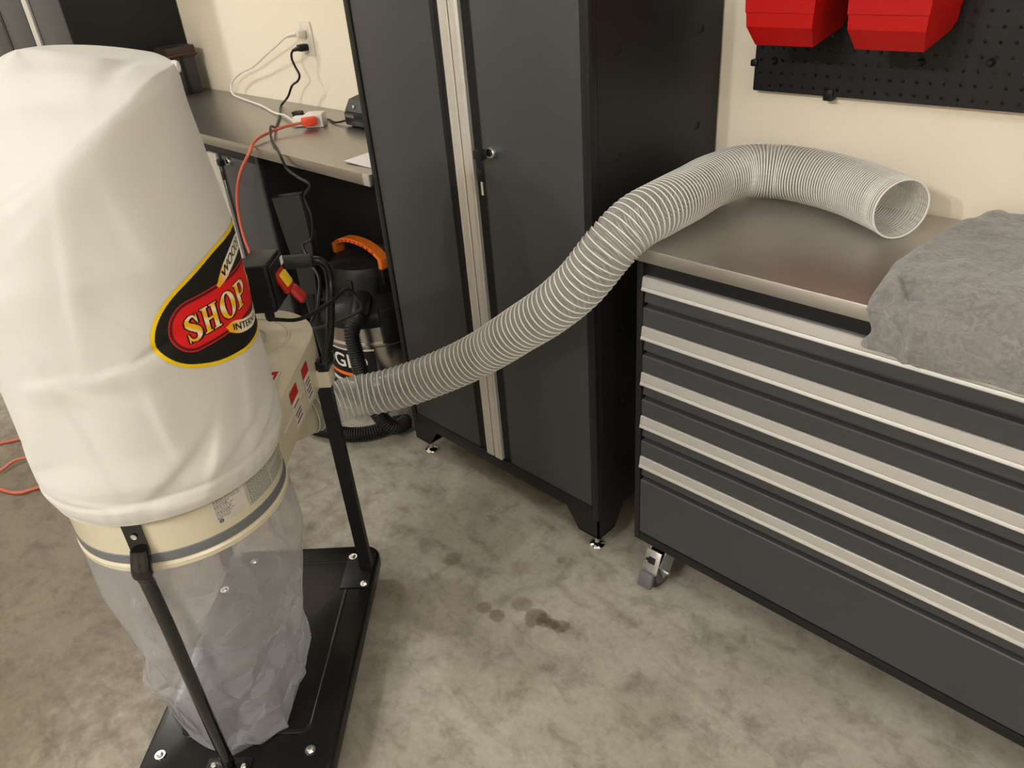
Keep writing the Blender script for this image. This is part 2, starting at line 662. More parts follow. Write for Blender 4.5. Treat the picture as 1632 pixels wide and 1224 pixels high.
# ------------------------------------------------------------------ steel cabinets
def foot_part(parent, x, y, sx, sy, z1, h=0.062, wd=0.11):
    """tapered sheet-steel corner foot; sx, sy point into the cabinet"""
    f = MB()
    t = 0.004
    tb = 0.068
    poly = [(0, z1), (wd, z1), (tb, z1 - h), (0, z1 - h)]
    f.add([(x + sx * a, y, z) for a, z in poly] + [(x + sx * a, y + sy * t, z) for a, z in poly],
          [(0, 1, 2, 3), (7, 6, 5, 4), (0, 4, 5, 1), (1, 5, 6, 2), (2, 6, 7, 3), (3, 7, 4, 0)])
    f.add([(x, y + sy * a, z) for a, z in poly] + [(x + sx * t, y + sy * a, z) for a, z in poly],
          [(0, 1, 2, 3), (7, 6, 5, 4), (0, 4, 5, 1), (1, 5, 6, 2), (2, 6, 7, 3), (3, 7, 4, 0)])
    f.box(min(x, x + sx * tb), max(x, x + sx * tb), min(y, y + sy * tb), max(y, y + sy * tb), z1 - h, z1 - h + 0.004)
    o = f.build('foot', M['black'], parent)
    cx, cy = x + sx * 0.030, y + sy * 0.030
    p = MB()
    p.lathe([(0.0065, z1 - h + 0.01), (0.0065, 0.012), (0.011, 0.010), (0.020, 0.006), (0.022, 0.003), (0.022, 0.0), (0.0, 0.0)], 20, origin=(cx, cy, 0), cap=False)
    p.build('leveling_pad', M['chrome'], o)
    return o


def door_part(parent, x0, x1, z0, z1, hinge_left, lock=None):
    """grey door with full-height aluminium pull on its inner edge and a dark finger slot beside it"""
    slot, pull = 0.033, 0.031
    if hinge_left:
        px0, px1 = x0, x1 - pull - slot
        s0, s1 = px1, x1 - pull
        h0, h1 = x1 - pull, x1 - 0.001
    else:
        px0, px1 = x0 + pull + slot, x1
        s0, s1 = x0 + pull, px0
        h0, h1 = x0 + 0.001, x0 + pull
    d = MB().box(px0, px1, 0.003, 0.025, z0, z1, 0.002).build('door', M['door'], parent)
    g = MB()
    g.box(s0 - 0.001, s1 + 0.001, 0.008, 0.026, z0, z1)
    g.build('finger_slot', M['gap'], d)
    # return flange of the panel: a thin slanted dark grey strip inside the slot
    fl = MB()
    if hinge_left:
        fl.add([(px1, 0.004, z0), (px1 + 0.008, 0.0078, z0), (px1 + 0.008, 0.0078, z1), (px1, 0.004, z1)], [(0, 1, 2, 3)])
    else:
        fl.add([(px0, 0.004, z0), (px0 - 0.008, 0.0078, z0), (px0 - 0.008, 0.0078, z1), (px0, 0.004, z1)], [(0, 1, 2, 3)])
    fl.build('panel_return', M['black'], d)
    p = MB()
    # extruded pull: flat face with rolled edges, a fine groove near the outer side
    a, b_ = h0, h1
    gx = a + (b_ - a) * (0.30 if hinge_left else 0.70)
    poly = [(a, -0.001), (a + 0.002, -0.003), (gx - 0.0015, -0.004), (gx, -0.002), (gx + 0.0015, -0.004), (b_ - 0.002, -0.003), (b_, -0.001), (b_, 0.022), (a, 0.022)]
    p.prism(poly, z0, z1)
    p.build('pull', M['alu_v'], d)
    if lock:
        lx, lz = lock
        k = MB().lathe([(0.0, 0.005), (0.013, 0.005), (0.013, -0.006), (0.0105, -0.010), (0.004, -0.011), (0.0, -0.011)], 20, 'Y', (lx, 0, lz), cap=False).build('lock', M['chrome'], d)
        key = MB()
        key.box(lx - 0.0295, lx - 0.004, -0.034, -0.014, lz - 0.012, lz + 0.010, 0.003)
        key.tube([(lx - 0.012 + 0.010 * math.cos(t), -0.030, lz - 0.022 + 0.012 * math.sin(t)) for t in np.linspace(0, 2 * PI, 17)[:-1]], 0.001, 6, loop=True)
        key.box(lx - 0.030, lx - 0.008, -0.030, -0.024, lz - 0.062, lz - 0.032, 0.004)
        ko = key.build('key', M['bplastic'], d)
        MB().box(lx - 0.018, lx - 0.011, -0.0285, -0.0265, lz - 0.092, lz - 0.060).build('key_blade', M['chrome'], d)
    return d


def cabinet(name, label, x0, W, yf, D, zb, zt, lock, frame=0.02, tabs=False, group=None):
    t = thing(name, label, 'cabinet', (x0, yf, 0), 0, group)
    b = MB()
    fr = frame
    b.box(0, 0.016, 0.024, D, zb, zt)
    b.box(W - 0.016, W, 0.024, D, zb, zt)
    b.box(0.016, W - 0.016, 0.026, D, zb, zb + 0.016)
    b.box(0.016, W - 0.016, 0.026, D, zt - 0.016, zt)
    b.box(0.016, W - 0.016, D - 0.006, D, zb + 0.016, zt - 0.016)
    # front frame
    b.box(0, fr, 0, 0.024, zb, zt, 0.0015)
    b.box(W - fr, W, 0, 0.024, zb, zt, 0.0015)
    b.box(fr, W - fr, 0.0005, 0.024, zb, zb + 0.038, 0.0015)
    b.box(fr, W - fr, 0.0005, 0.024, zt - 0.03, zt, 0.0015)
    body = b.build('body', M['black'], t)
    if tabs:
        for yy in (-0.081, -0.367):
            for zz in (0.44, 0.64, 0.84, 1.041, 1.242, 1.44, 1.64):
                tb = MB()
                ly = yy - yf
                tb.box(W - 0.001, W + 0.0022, ly - 0.018, ly, zz - 0.0025, zz, 0.0005)
                tb.box(W - 0.001, W + 0.0022, ly - 0.003, ly, zz - 0.002, zz + 0.013, 0.0005)
                tb.build('shelf_tab', M['black'], body)
    z0, z1 = zb + 0.040, zt - 0.032
    mid = W / 2
    door_part(t, fr + 0.003, mid - 0.0007, z0, z1, True)
    door_part(t, mid + 0.0007, W - fr - 0.003, z0, z1, False, lock)
    for (x, sx) in ((0.001, 1), (W - 0.001, -1)):
        for (y, sy) in ((0.001, 1), (D - 0.001, -1)):
            foot_part(t, x, y, sx, sy, zb)
    return t


cabinet('tall_locker', 'tall two-door charcoal locker behind the clear hose, key hanging in its lock', 0.0, 0.762, -0.468, 0.462, 0.117, 1.96, (0.481, 1.04), tabs=True)
cabinet('tall_locker', 'distant tall charcoal locker at the left end of the workbench', -2.865, 0.90, -0.478, 0.472, 0.117, 2.12, (0.60, 1.04))
cabinet('tall_locker', 'farthest tall charcoal locker at the left edge of the photo', -3.770, 0.90, -0.478, 0.472, 0.117, 2.12, (0.60, 1.04))
cabinet('base_cabinet', 'low two-door base cabinet with key under the steel worktop, left of the vacuum', -1.308, 0.665, -0.462, 0.456, 0.117, 0.884, (0.457, 0.838), group='base cabinets under the bench')
cabinet('base_cabinet', 'low base cabinet under the worktop beside the distant locker, behind the white bag', -1.962, 0.652, -0.462, 0.456, 0.117, 0.884, (0.45, 0.838), group='base cabinets under the bench')

# bench worktop
wt = thing('bench_worktop', 'long brushed steel worktop between the two tall lockers', 'worktop', (-1.962, -0.478, 0))
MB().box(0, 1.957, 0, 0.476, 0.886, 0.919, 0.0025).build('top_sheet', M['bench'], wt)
MB().box(1.93, 1.9575, -0.0006, 0.006, 0.887, 0.9192, 0.001).build('corner_weld', M['alu'], wt)


# ------------------------------------------------------------------ rolling drawer cart
def cart():
    X0, YF, W, D = 0.876, -0.467, 1.07, 0.455
    t = thing('rolling_drawer_cart', 'rolling charcoal tool cart with steel top and five silver-pull drawers', 'tool cart', (X0, YF, 0))
    zb, zt = 0.135, 0.879
    b = MB()
    fr = 0.015
    b.box(0, W, 0.022, D, zb, zt, 0.002)
    b.box(0, fr, 0, 0.022, zb, zt, 0.0015)
    b.box(W - fr, W, 0, 0.022, zb, zt, 0.0015)
    b.box(fr, W - fr, 0, 0.022, zb, zb + 0.024, 0.0015)
    b.box(fr, W - fr, 0.004, 0.022, 0.848, zt, 0.001)
    b.build('body', M['black'], t)
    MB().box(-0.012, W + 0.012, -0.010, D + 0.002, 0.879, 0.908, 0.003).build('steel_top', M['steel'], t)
    tops = [0.845, 0.7325, 0.620, 0.5075, 0.395]
    bots = tops[1:] + [zb + 0.026]
    x0, x1 = fr + 0.002, W - fr - 0.002
    for a, c in zip(tops, bots):
        # front: sloping finger recess, then the flat panel
        f = MB()
        prof = [(0.020, a - 0.004), (0.011, a - 0.016), (0.004, a - 0.055), (0.004, a - 0.0585), (0.016, a - 0.060), (0.016, a - 0.069),
                (0.0025, a - 0.070), (0.0, a - 0.0725), (0.0, c + 0.003), (0.002, c + 0.001), (0.021, c + 0.001), (0.021, a - 0.004)]
        f.rings([[(x0, y, z) for y, z in prof], [(x1, y, z) for y, z in prof]])
        fo = f.build('drawer', M['door'], t, angle=25)
        p = MB()
        pr = [(0.018, a), (0.0, a - 0.0005), (-0.0020, a - 0.002), (-0.0048, a - 0.0200), (-0.0036, a - 0.0208), (-0.0036, a - 0.0216), (-0.0050, a - 0.0224), (-0.0072, a - 0.0268), (-0.0075, a - 0.0285),
              (-0.0066, a - 0.0298), (-0.0050, a - 0.0300), (-0.002, a - 0.026), (0.004, a - 0.010), (0.018, a - 0.008)]
        p.rings([[(x0 - 0.001, y, z) for y, z in pr], [(x1 + 0.001, y, z) for y, z in pr]])
        p.build('pull', M['alu'], fo, angle=30)
    # casters
    def caster(x, y, brake):
        yo = MB()
        yo.box(x - 0.030, x + 0.030, y - 0.030, y + 0.030, 0.127, 0.135, 0.001)
        yo.lathe([(0.022, 0.127), (0.022, 0.119), (0.0, 0.119)], 20, origin=(x, y, 0))
        wy = y - 0.022
        for s in (-1, 1):
            xx = x + s * 0.021
            poly = [(y + 0.022, 0.119), (y - 0.024, 0.119), (wy - 0.030, 0.085), (wy - 0.014, 0.038), (wy + 0.014, 0.038), (y + 0.02, 0.09)]
            yo.add([(xx - 0.0015, p, q) for p, q in poly] + [(xx + 0.0015, p, q) for p, q in poly],
                   [(5, 4, 3, 2, 1, 0), (6, 7, 8, 9, 10, 11)] + [(i, (i + 1) % 6, 6 + (i + 1) % 6, 6 + i) for i in range(6)])
        yo.box(x - 0.0225, x + 0.0225, y - 0.026, y + 0.022, 0.116, 0.120, 0.001)
        yo.lathe([(0.0, -0.030), (0.006, -0.030), (0.006, 0.030), (0.0, 0.030)], 12, 'X', (x, wy, 0.047), cap=False)
        o = yo.build('caster', M['zinc'], t)
        wl = MB().lathe([(0.020, -0.013), (0.040, -0.014), (0.047, -0.010), (0.047, 0.010), (0.040, 0.014), (0.020, 0.013)], 32, 'X', (x, wy, 0.047)).build('wheel', M['rubber'], o)
        MB().lathe([(0.0, -0.0150), (0.034, -0.0150), (0.036, -0.012), (0.036, 0.012), (0.034, 0.0150), (0.0, 0.0150)], 24, 'X', (x, wy, 0.047), cap=False).build('hub', M['grey_p'], o)
        if brake:
            m = Matrix.Translation((x, wy - 0.036, 0.085)) @ Matrix.Rotation(rad(-22), 4, 'X')
            MB().box(-0.021, 0.021, -0.002, 0.002, -0.020, 0.040, 0.001, mtx=m).build('brake_plate', M['zinc'], o)
            br = MB()
            br.box(-0.009, 0.009, -0.006, -0.001, 0.006, 0.022, 0.001, mtx=m)
            br.box(-0.016, -0.006, -0.006, -0.001, 0.010, 0.016, 0.001, mtx=m)
            br.build('brake_slot', M['gap'], o)
            m2 = Matrix.Translation((x - 0.002, wy - 0.050, 0.048)) @ Matrix.Rotation(rad(-18), 4, 'X')
            MB().box(-0.020, 0.020, -0.010, 0.006, -0.022, 0.020, 0.005, 3, mtx=m2).build('brake_pedal', M['grey_p'], o)
    for x in (0.062, W - 0.062):
        caster(x, 0.045, True)
        caster(x, D - 0.05, False)
    return t


cart()

# ------------------------------------------------------------------ dust collector
AZ = rad(-46.2)
DC0 = (0.52, -1.333)


def dc_world(lx, ly, z):
    return (DC0[0] + lx * math.cos(AZ) - ly * math.sin(AZ), DC0[1] + lx * math.sin(AZ) + ly * math.cos(AZ), z)


# --- surface of the filter bag: radius as a function of angle (degrees) and height
_zr_az = np.array([-180, -140, -100, -60, -25, -5, 7, 23, 36, 52, 79, 113, 150, 180.0])
_zr_z = np.array([1.340, 1.320, 1.285, 1.250, 1.232, 1.226, 1.229, 1.259, 1.285, 1.311, 1.337, 1.345, 1.350, 1.340])
_r_z = np.array([0.70, 0.728, 0.735, 0.748, 0.765, 0.80, 0.85, 0.93, 1.02, 1.12, 1.21, 1.29, 1.345])
_r_r = np.array([0.184, 0.186, 0.190, 0.1955, 0.199, 0.200, 0.195, 0.196, 0.199, 0.200, 0.192, 0.188, 0.188])


def bag_ridge(az):
    az = (np.asarray(az) + 180) % 360 - 180
    return np.interp(az, _zr_az, _zr_z)


_rng = np.random.RandomState(4)
_folds = [  # az, z, direction deg, length(m), width(m), depth(m)
    (20, 1.13, 78, 0.26, 0.012, 0.0035), (26, 0.99, 8, 0.13, 0.012, 0.006), (38, 1.005, 20, 0.10, 0.010, -0.0045),
    (3, 0.90, 100, 0.30, 0.010, -0.0035), (-4, 0.985, 10, 0.10, 0.012, 0.0045), (10, 0.97, 150, 0.10, 0.012, -0.004),
    (32, 0.80, 35, 0.16, 0.018, -0.008), (50, 0.815, 62, 0.12, 0.014, 0.006), (12, 0.775, 170, 0.16, 0.012, -0.007),
    (62, 0.80, 25, 0.14, 0.014, -0.005), (-22, 0.92, 60, 0.16, 0.016, 0.004), (-12, 1.10, 30, 0.14, 0.018, 0.004),
    (48, 1.17, 100, 0.16, 0.02, 0.003), (75, 0.86, 75, 0.16, 0.015, 0.004), (28, 1.08, 130, 0.11, 0.012, -0.0035),
    (85, 0.79, 20, 0.12, 0.012, -0.005), (-35, 0.82, 20, 0.16, 0.016, -0.005), (15, 1.2, 40, 0.12, 0.016, 0.003), (33, 0.90, 95, 0.14, 0.012, 0.004)]
for _k in range(26):
    _folds.append((_rng.uniform(105, 300), _rng.uniform(0.78, 1.22), _rng.uniform(0, 180), _rng.uniform(0.08, 0.2), _rng.uniform(0.012, 0.02), _rng.uniform(-0.005, 0.005)))


def bag_radius(az, z):
    az = np.asarray(az, float)
    z = np.asarray(z, float)
    r = np.interp(z, _r_z, _r_r)
    a = np.radians(az)
    left = 0.5 + 0.5 * np.cos(a - rad(-55))
    r = r - 0.009 * left ** 2 * np.clip((z - 0.80) / 0.15, 0, 1)
    r = r + 0.0015 * np.sin(3 * a + 9 * z) + 0.0008 * np.sin(7 * a - 23 * z + 1.3) * np.clip((z - 0.75) / 0.1, 0, 1)
    for (fa, fz, d, L, wd, h) in _folds:
        da = (az - fa + 180) % 360 - 180
        x, y = da * 0.00342, z - fz
        c, s = math.cos(rad(d)), math.sin(rad(d))
        u, v = x * c + y * s, -x * s + y * c
        # a crease: steep on one side, soft on the other
        w2 = np.where(v > 0, wd * 0.7, wd * 2.0)
        r = r + 0.80 * h * np.exp(-(u / (L / 2)) ** 2 - (v / w2) ** 2)
    # soft rounding towards the top rim, shallow groove above the hem
    e = np.clip((z - (bag_ridge(az) - 0.018)) / 0.018, 0, 1)
    soft = 0.5 + 0.5 * np.cos(np.clip(np.radians(az - 5), -PI, PI))
    r = r - 0.005 * e ** 2 - 0.0035 * soft * np.clip((z - (bag_ridge(az) - 0.045)) / 0.045, 0, 1) ** 2
    r = r - 0.0022 * np.exp(-((z - 0.772) / 0.006) ** 2)
    # gathers just above the elastic hem
    r = r + 0.0007 * np.sin(31 * a + 3 * np.sin(5 * a)) * np.exp(-((z - 0.752) / 0.014) ** 2)
    return r


def bag_pt(az, z, off=0.0):
    r = bag_radius(az, z) + off
    a = np.radians(az)
    return np.stack([r * np.cos(a), r * np.sin(a), z], -1)


def filter_bag(root):
    NA = 300
    az = np.linspace(-180, 180, NA, endpoint=False)
    zr = bag_ridge(az)
    # smooth the rim a bit, add small dents
    k = np.array([np.roll(zr, s) for s in range(-7, 8)]).mean(0)
    zr = k + 0.003 * np.sin(np.radians(az) * 5 + 0.6)
    rows = []
    # inside hem turn
    for z, dr in ((0.748, -0.014), (0.736, -0.012), (0.730, -0.008)):
        a = np.radians(az)
        r = 0.196 + dr + 0 * az
        rows.append(np.stack([r * np.cos(a), r * np.sin(a), z + 0 * az], -1))
    z0 = 0.7305 + 0.003 * np.sin(np.radians(az) * 3)
    NW = 150
    for i in range(NW + 1):
        z = z0 + (zr - z0) * (i / NW)
        rows.append(bag_pt(az, z))
    rim = rows[-1]
    rr = np.hypot(rim[:, 0], rim[:, 1])
    a = np.radians(az)
    ND = 46
    for i in range(1, ND + 1):
        t = i / ND
        rad_ = rr * (1 - t)
        x, y = rad_ * np.cos(a), rad_ * np.sin(a)
        h = 1 - (1 - t) ** 1.45
        zz = zr + (1.383 - zr) * h
        # slump and soft pleats of the cloth top
        zz = zz - 0.010 * np.exp(-(((x - 0.02) / 0.05) ** 2 + ((y + 0.09) / 0.05) ** 2))
        zz = zz - 0.008 * np.exp(-(((x - 0.085) / 0.02) ** 2 + ((y - 0.02) / 0.09) ** 2))
        zz = zz + 0.006 * np.exp(-(((x - 0.06) / 0.02) ** 2 + ((y - 0.08) / 0.05) ** 2))
        zz = zz - 0.006 * np.exp(-(((x - 0.02) / 0.05) ** 2 + ((y - 0.13) / 0.014) ** 2))
        zz = zz + 0.003 * np.sin(5 * a + 1.0) * (1 - t) * t * 4
        rows.append(np.stack([x, y, zz], -1))
    b = MB()
    b.rings([[tuple(p) for p in r.tolist()] for r in rows], cap0=False, cap1=False)
    o = b.build('filter_bag', M['bag'], root, angle=180)
    k = MB()
    kx, ky = 0.1835 * math.cos(rad(110)), 0.1835 * math.sin(rad(110))
    k.tube([(kx + 0.004 * math.cos(t), ky + 0.003, 1.339 + 0.006 * math.sin(t)) for t in np.linspace(0, 2 * PI, 15)[:-1]], 0.0022, 7, loop=True)
    k.box(kx - 0.003, kx + 0.003, ky - 0.004, ky + 0.003, 1.342, 1.348, 0.002)
    k.build('drawstring_knot', M['bag'], o)
    return o


# --- printed emblem
def logo(bag):
    C = Canvas(36, 167, 0.915, 1.135, 560, 300)
    cen = 101.0
    K = 0.003456

    def mir(pts):
        return pts + [(2 * cen - x, y) for x, y in reversed(pts) if abs(x - cen) > 0.01]

    def smooth(pts, per=8):
        return [(p.x, p.y) for p in crom([(x, y, 0) for x, y in pts], per)]
    left = smooth([(cen, 0.9325), (92, 0.934), (81, 0.937), (65.5, 0.945), (54.7, 0.957), (47.5, 0.970), (41.5, 0.992), (38.9, 1.018), (42.3, 1.048), (49.3, 1.073), (58.6, 1.090), (75.6, 1.110), (90, 1.116), (cen, 1.117)])
    outer = left + [(2 * cen - x, y) for x, y in reversed(left)]
    C.poly(outer, lin(236, 200, 12))
    pv = Vector((0, 0))
    inner = []
    L2 = [((x - cen) * K, y - 1.02) for x, y in outer]
    n = len(L2)
    for i in range(n):
        tx, ty = L2[(i + 1) % n][0] - L2[i - 1][0], L2[(i + 1) % n][1] - L2[i - 1][1]
        l = math.hypot(tx, ty) or 1
        nx, ny = ty / l, -tx / l
        if nx * L2[i][0] + ny * L2[i][1] > 0:
            nx, ny = -nx, -ny
        inner.append((cen + (L2[i][0] + nx * 0.0062) / K, 1.02 + L2[i][1] + ny * 0.0062))
    C.poly(inner, lin(22, 21, 19))

    def pill(h, a0):
        r = h
        x0 = (a0 - cen) * K + r
        q = []
        for k in range(25):
            a = rad(90 + 180 * k / 24)
            q.append((cen + (x0 + r * math.cos(a)) / K, 1.0215 + r * math.sin(a)))
        return q + [(2 * cen - x, y) for x, y in reversed(q)]
    C.poly(pill(0.0395, 46.7), lin(196, 44, 48))
    C.poly(pill(0.0380, 47.2), lin(96, 14, 16))
    C.poly(pill(0.0335, 48.4), lin(214, 28, 30))

    # banners
    up_lo = smooth([(75.5, 1.0535), (81, 1.058), (88, 1.067), (95, 1.073), (cen, 1.0755)], 6)
    up_hi = smooth([(74.2, 1.058), (80.5, 1.078), (88, 1.090), (95, 1.0965), (cen, 1.099)], 6)
    dn_hi = smooth([(73.0, 0.993), (78, 0.9945), (86, 0.985), (94, 0.9785), (cen, 0.976)], 6)
    dn_lo = smooth([(74.6, 0.982), (80, 0.971), (86, 0.9645), (94, 0.958), (cen, 0.9555)], 6)
    for lo, hi in ((up_lo, up_hi), (dn_lo, dn_hi)):
        full_lo = lo + [(2 * cen - x, y) for x, y in reversed(lo[:-1])]
        full_hi = hi + [(2 * cen - x, y) for x, y in reversed(hi[:-1])]
        band = full_lo + list(reversed(full_hi))
        m = C.inside(band)
        gx = np.clip((np.abs(C.U - cen) - 15) / 9.0, 0, 1)[..., None]
        colr = np.array(lin(236, 232, 214)[:3]) * (1 - gx) + np.array(lin(238, 176, 20)[:3]) * gx
        C.c[m] = colr[m]
        xs = np.array([p[0] for p in full_lo])
        ylo = lambda x: np.interp(x, xs, [p[1] for p in full_lo])
        xh = np.array([p[0] for p in full_hi])
        yhi = lambda x: np.interp(x, xh, [p[1] for p in full_hi])
        word, a0, a1, f0, f1 = (('WOODSTOCK', 79.5, 122.5, 0.24, 0.82) if lo is up_lo else ('INTERNATIONAL', 77.5, 124.5, 0.26, 0.80))
        T = []
        for t in text_tris(word):
            q = []
            for x, y in t:
                X = a0 + x * (a1 - a0)
                l_, h_ = ylo(X), yhi(X)
                q.append((X, l_ + (f0 + (f1 - f0) * y) * (h_ - l_)))
            T.append(q)
        mk = C.tris(T)
        mk = mk | np.roll(mk, 1, 1) | np.roll(mk, -1, 1)
        C.paint(mk, lin(20, 18, 16))

    # big serif letters
    def box(x0, x1, y0, y1):
        return lambda X, Y: (X >= x0) & (X <= x1) & (Y >= y0) & (Y <= y1)

    def stroke(pts, ws, asp):
        p = crom([(x, y, 0) for x, y in pts], 14)
        ww = np.interp(np.linspace(0, 1, len(p)), np.linspace(0, 1, len(ws)), ws)

        def f(X, Y):
            m = np.zeros(X.shape, bool)
            for q, r in zip(p, ww):
                m |= ((X - q.x) * asp) ** 2 + (Y - q.y) ** 2 <= (r / 2) ** 2
            return m
        return f

    def ell(cx, cy, rx, ry):
        return lambda X, Y: ((X - cx) / rx) ** 2 + ((Y - cy) / ry) ** 2 <= 1

    def U_(*fs):
        return lambda X, Y: np.any([f(X, Y) for f in fs], axis=0)

    def D_(f, g):
        return lambda X, Y: f(X, Y) & ~g(X, Y)
    ser = lambda x0, x1, y: box(x0, x1, y, y + 0.07)

    def S(asp):
        return U_(stroke([(.80, .74), (.68, .92), (.48, .955), (.26, .87), (.22, .72), (.36, .60), (.60, .48), (.78, .36), (.80, .20), (.66, .07), (.46, .045), (.26, .10), (.16, .27)],
                         [.05, .08, .10, .15, .20, .25, .27, .25, .20, .14, .10, .08, .05], asp), box(.80, .86, .66, 1.0), box(.12, .18, .0, .34))

    def Hh(asp):
        return U_(box(.12, .36, 0, 1), box(.66, .90, 0, 1), box(.3, .7, .46, .54), ser(.02, .46, 0), ser(.56, 1, 0), ser(.02, .46, .93), ser(.56, 1, .93))

    def O(asp):
        return D_(ell(.5, .5, .5, .52), ell(.5, .5, .20, .45))

    def Pp(asp):
        return U_(box(.12, .38, 0, 1), ser(.02, .52, 0), box(.02, .5, .93, 1), D_(D_(ell(.52, .72, .46, .29), ell(.50, .72, .22, .21)), box(-1, .2, 0, 1)))

    def Ff(asp):
        return U_(box(.12, .40, 0, 1), ser(.02, .54, 0), box(.02, .95, .92, 1), box(.88, .95, .70, 1), box(.3, .7, .47, .55), box(.64, .70, .38, .64))

    def X_(asp):
        return U_(stroke([(.16, .97), (.5, .5), (.84, .03)], [.24, .24, .24], asp), stroke([(.82, .97), (.5, .5), (.18, .03)], [.08, .08, .08], asp),
                  ser(0, .38, 0), ser(.6, 1, 0), ser(0, .38, .93), ser(.62, 1, .93))
    for fn, a0, a1, z0, z1 in ((S, 53.2, 61.2, .9985, 1.0380), (Hh, 61.9, 71.2, 1.0005, 1.0400), (O, 72.6, 83.2, 1.002, 1.0420), (Pp, 84.0, 94.6, 1.0035, 1.0425),
                               (Ff, 103.5, 113.5, 1.0035, 1.0425), (O, 114.6, 125.6, 1.002, 1.0420), (X_, 126.6, 139.5, 1.0005, 1.0400)):
        asp = (a1 - a0) * K / (z1 - z0)
        X, Y = (C.U - a0) / (a1 - a0), (C.V - z0) / (z1 - z0)
        m = fn(asp)(X, Y)
        d = m.copy()
        for du, dv in ((3, 0), (-3, 0), (0, 2), (0, -2), (2, 2), (-2, 2), (2, -2), (-2, -2), (4, -2), (4, -3)):
            d |= np.roll(np.roll(m, du, 1), dv, 0)
        C.paint(d, lin(24, 10, 8))
        g = np.clip(np.abs(((X * 0.55 + Y) * 1.7) % 1.0 - 0.5) * 2.4 - 0.35, 0, 1)[..., None]
        col = np.array(lin(240, 180, 20)[:3]) * (1 - g) + np.array(lin(245, 240, 225)[:3]) * g
        C.c[m] = col[m]
    return C.mesh('emblem', lambda u, v: bag_pt(u, v, 0.0014), M['print'], bag)


def nameplate(drum):
    rnd = np.random.RandomState(2)
    C = Canvas(40.5, 60.0, 0.675, 0.7275, 130, 105, lin(196, 192, 184))
    dark = lin(92, 90, 88)
    # small print: rows of type too fine to read
    for i in range(13):
        z = 0.7235 - i * 0.0029
        u = 42.0
        u1 = 51 + rnd.uniform(-2, 2) if i > 2 else 57
        while u < u1:
            w = rnd.uniform(0.3, 1.3)
            C.paint((C.U > u) & (C.U < min(u + w, u1)) & (C.V > z - 0.0016) & (C.V < z), dark)
            u += w + 0.35
    for i in range(4):
        z = 0.690 - i * 0.0035
        C.paint((C.U > 47) & (C.U < 57) & (C.V > z - 0.0005) & (C.V < z), lin(150, 148, 142))
    C.paint(((C.U - 43.6) / 1.25) ** 2 + ((C.V - 0.6825) / 0.0040) ** 2 < 1, lin(50, 50, 50))
    C.paint((((C.U - 43.6) / 0.8) ** 2 + ((C.V - 0.6825) / 0.0026) ** 2 < 1) & (np.abs(C.V - 0.6825) > 0.0008), lin(150, 150, 146))
    surf = lambda r: (lambda u, v: np.stack([r * np.cos(np.radians(u)), r * np.sin(np.radians(u)), v], -1))
    C.mesh('rating_label', surf(0.1792), M['print'], drum)
    C = Canvas(60.8, 101.0, 0.676, 0.7285, 240, 105, lin(172, 171, 163))
    for i in range(16):
        z = 0.7250 - i * 0.0030
        for c0, c1 in ((62, 80), (81.5, 99.5)):
            u = c0
            if c0 > 81 and 4 < i < 8:
                continue
            while u < c1:
                w = rnd.uniform(0.5, 2.0)
                C.paint((C.U > u) & (C.U < min(u + w, c1)) & (C.V > z - 0.0015) & (C.V < z), lin(108, 107, 104))
                u += w + 0.45
    C.mesh('warning_label', surf(0.1792), M['print'], drum)


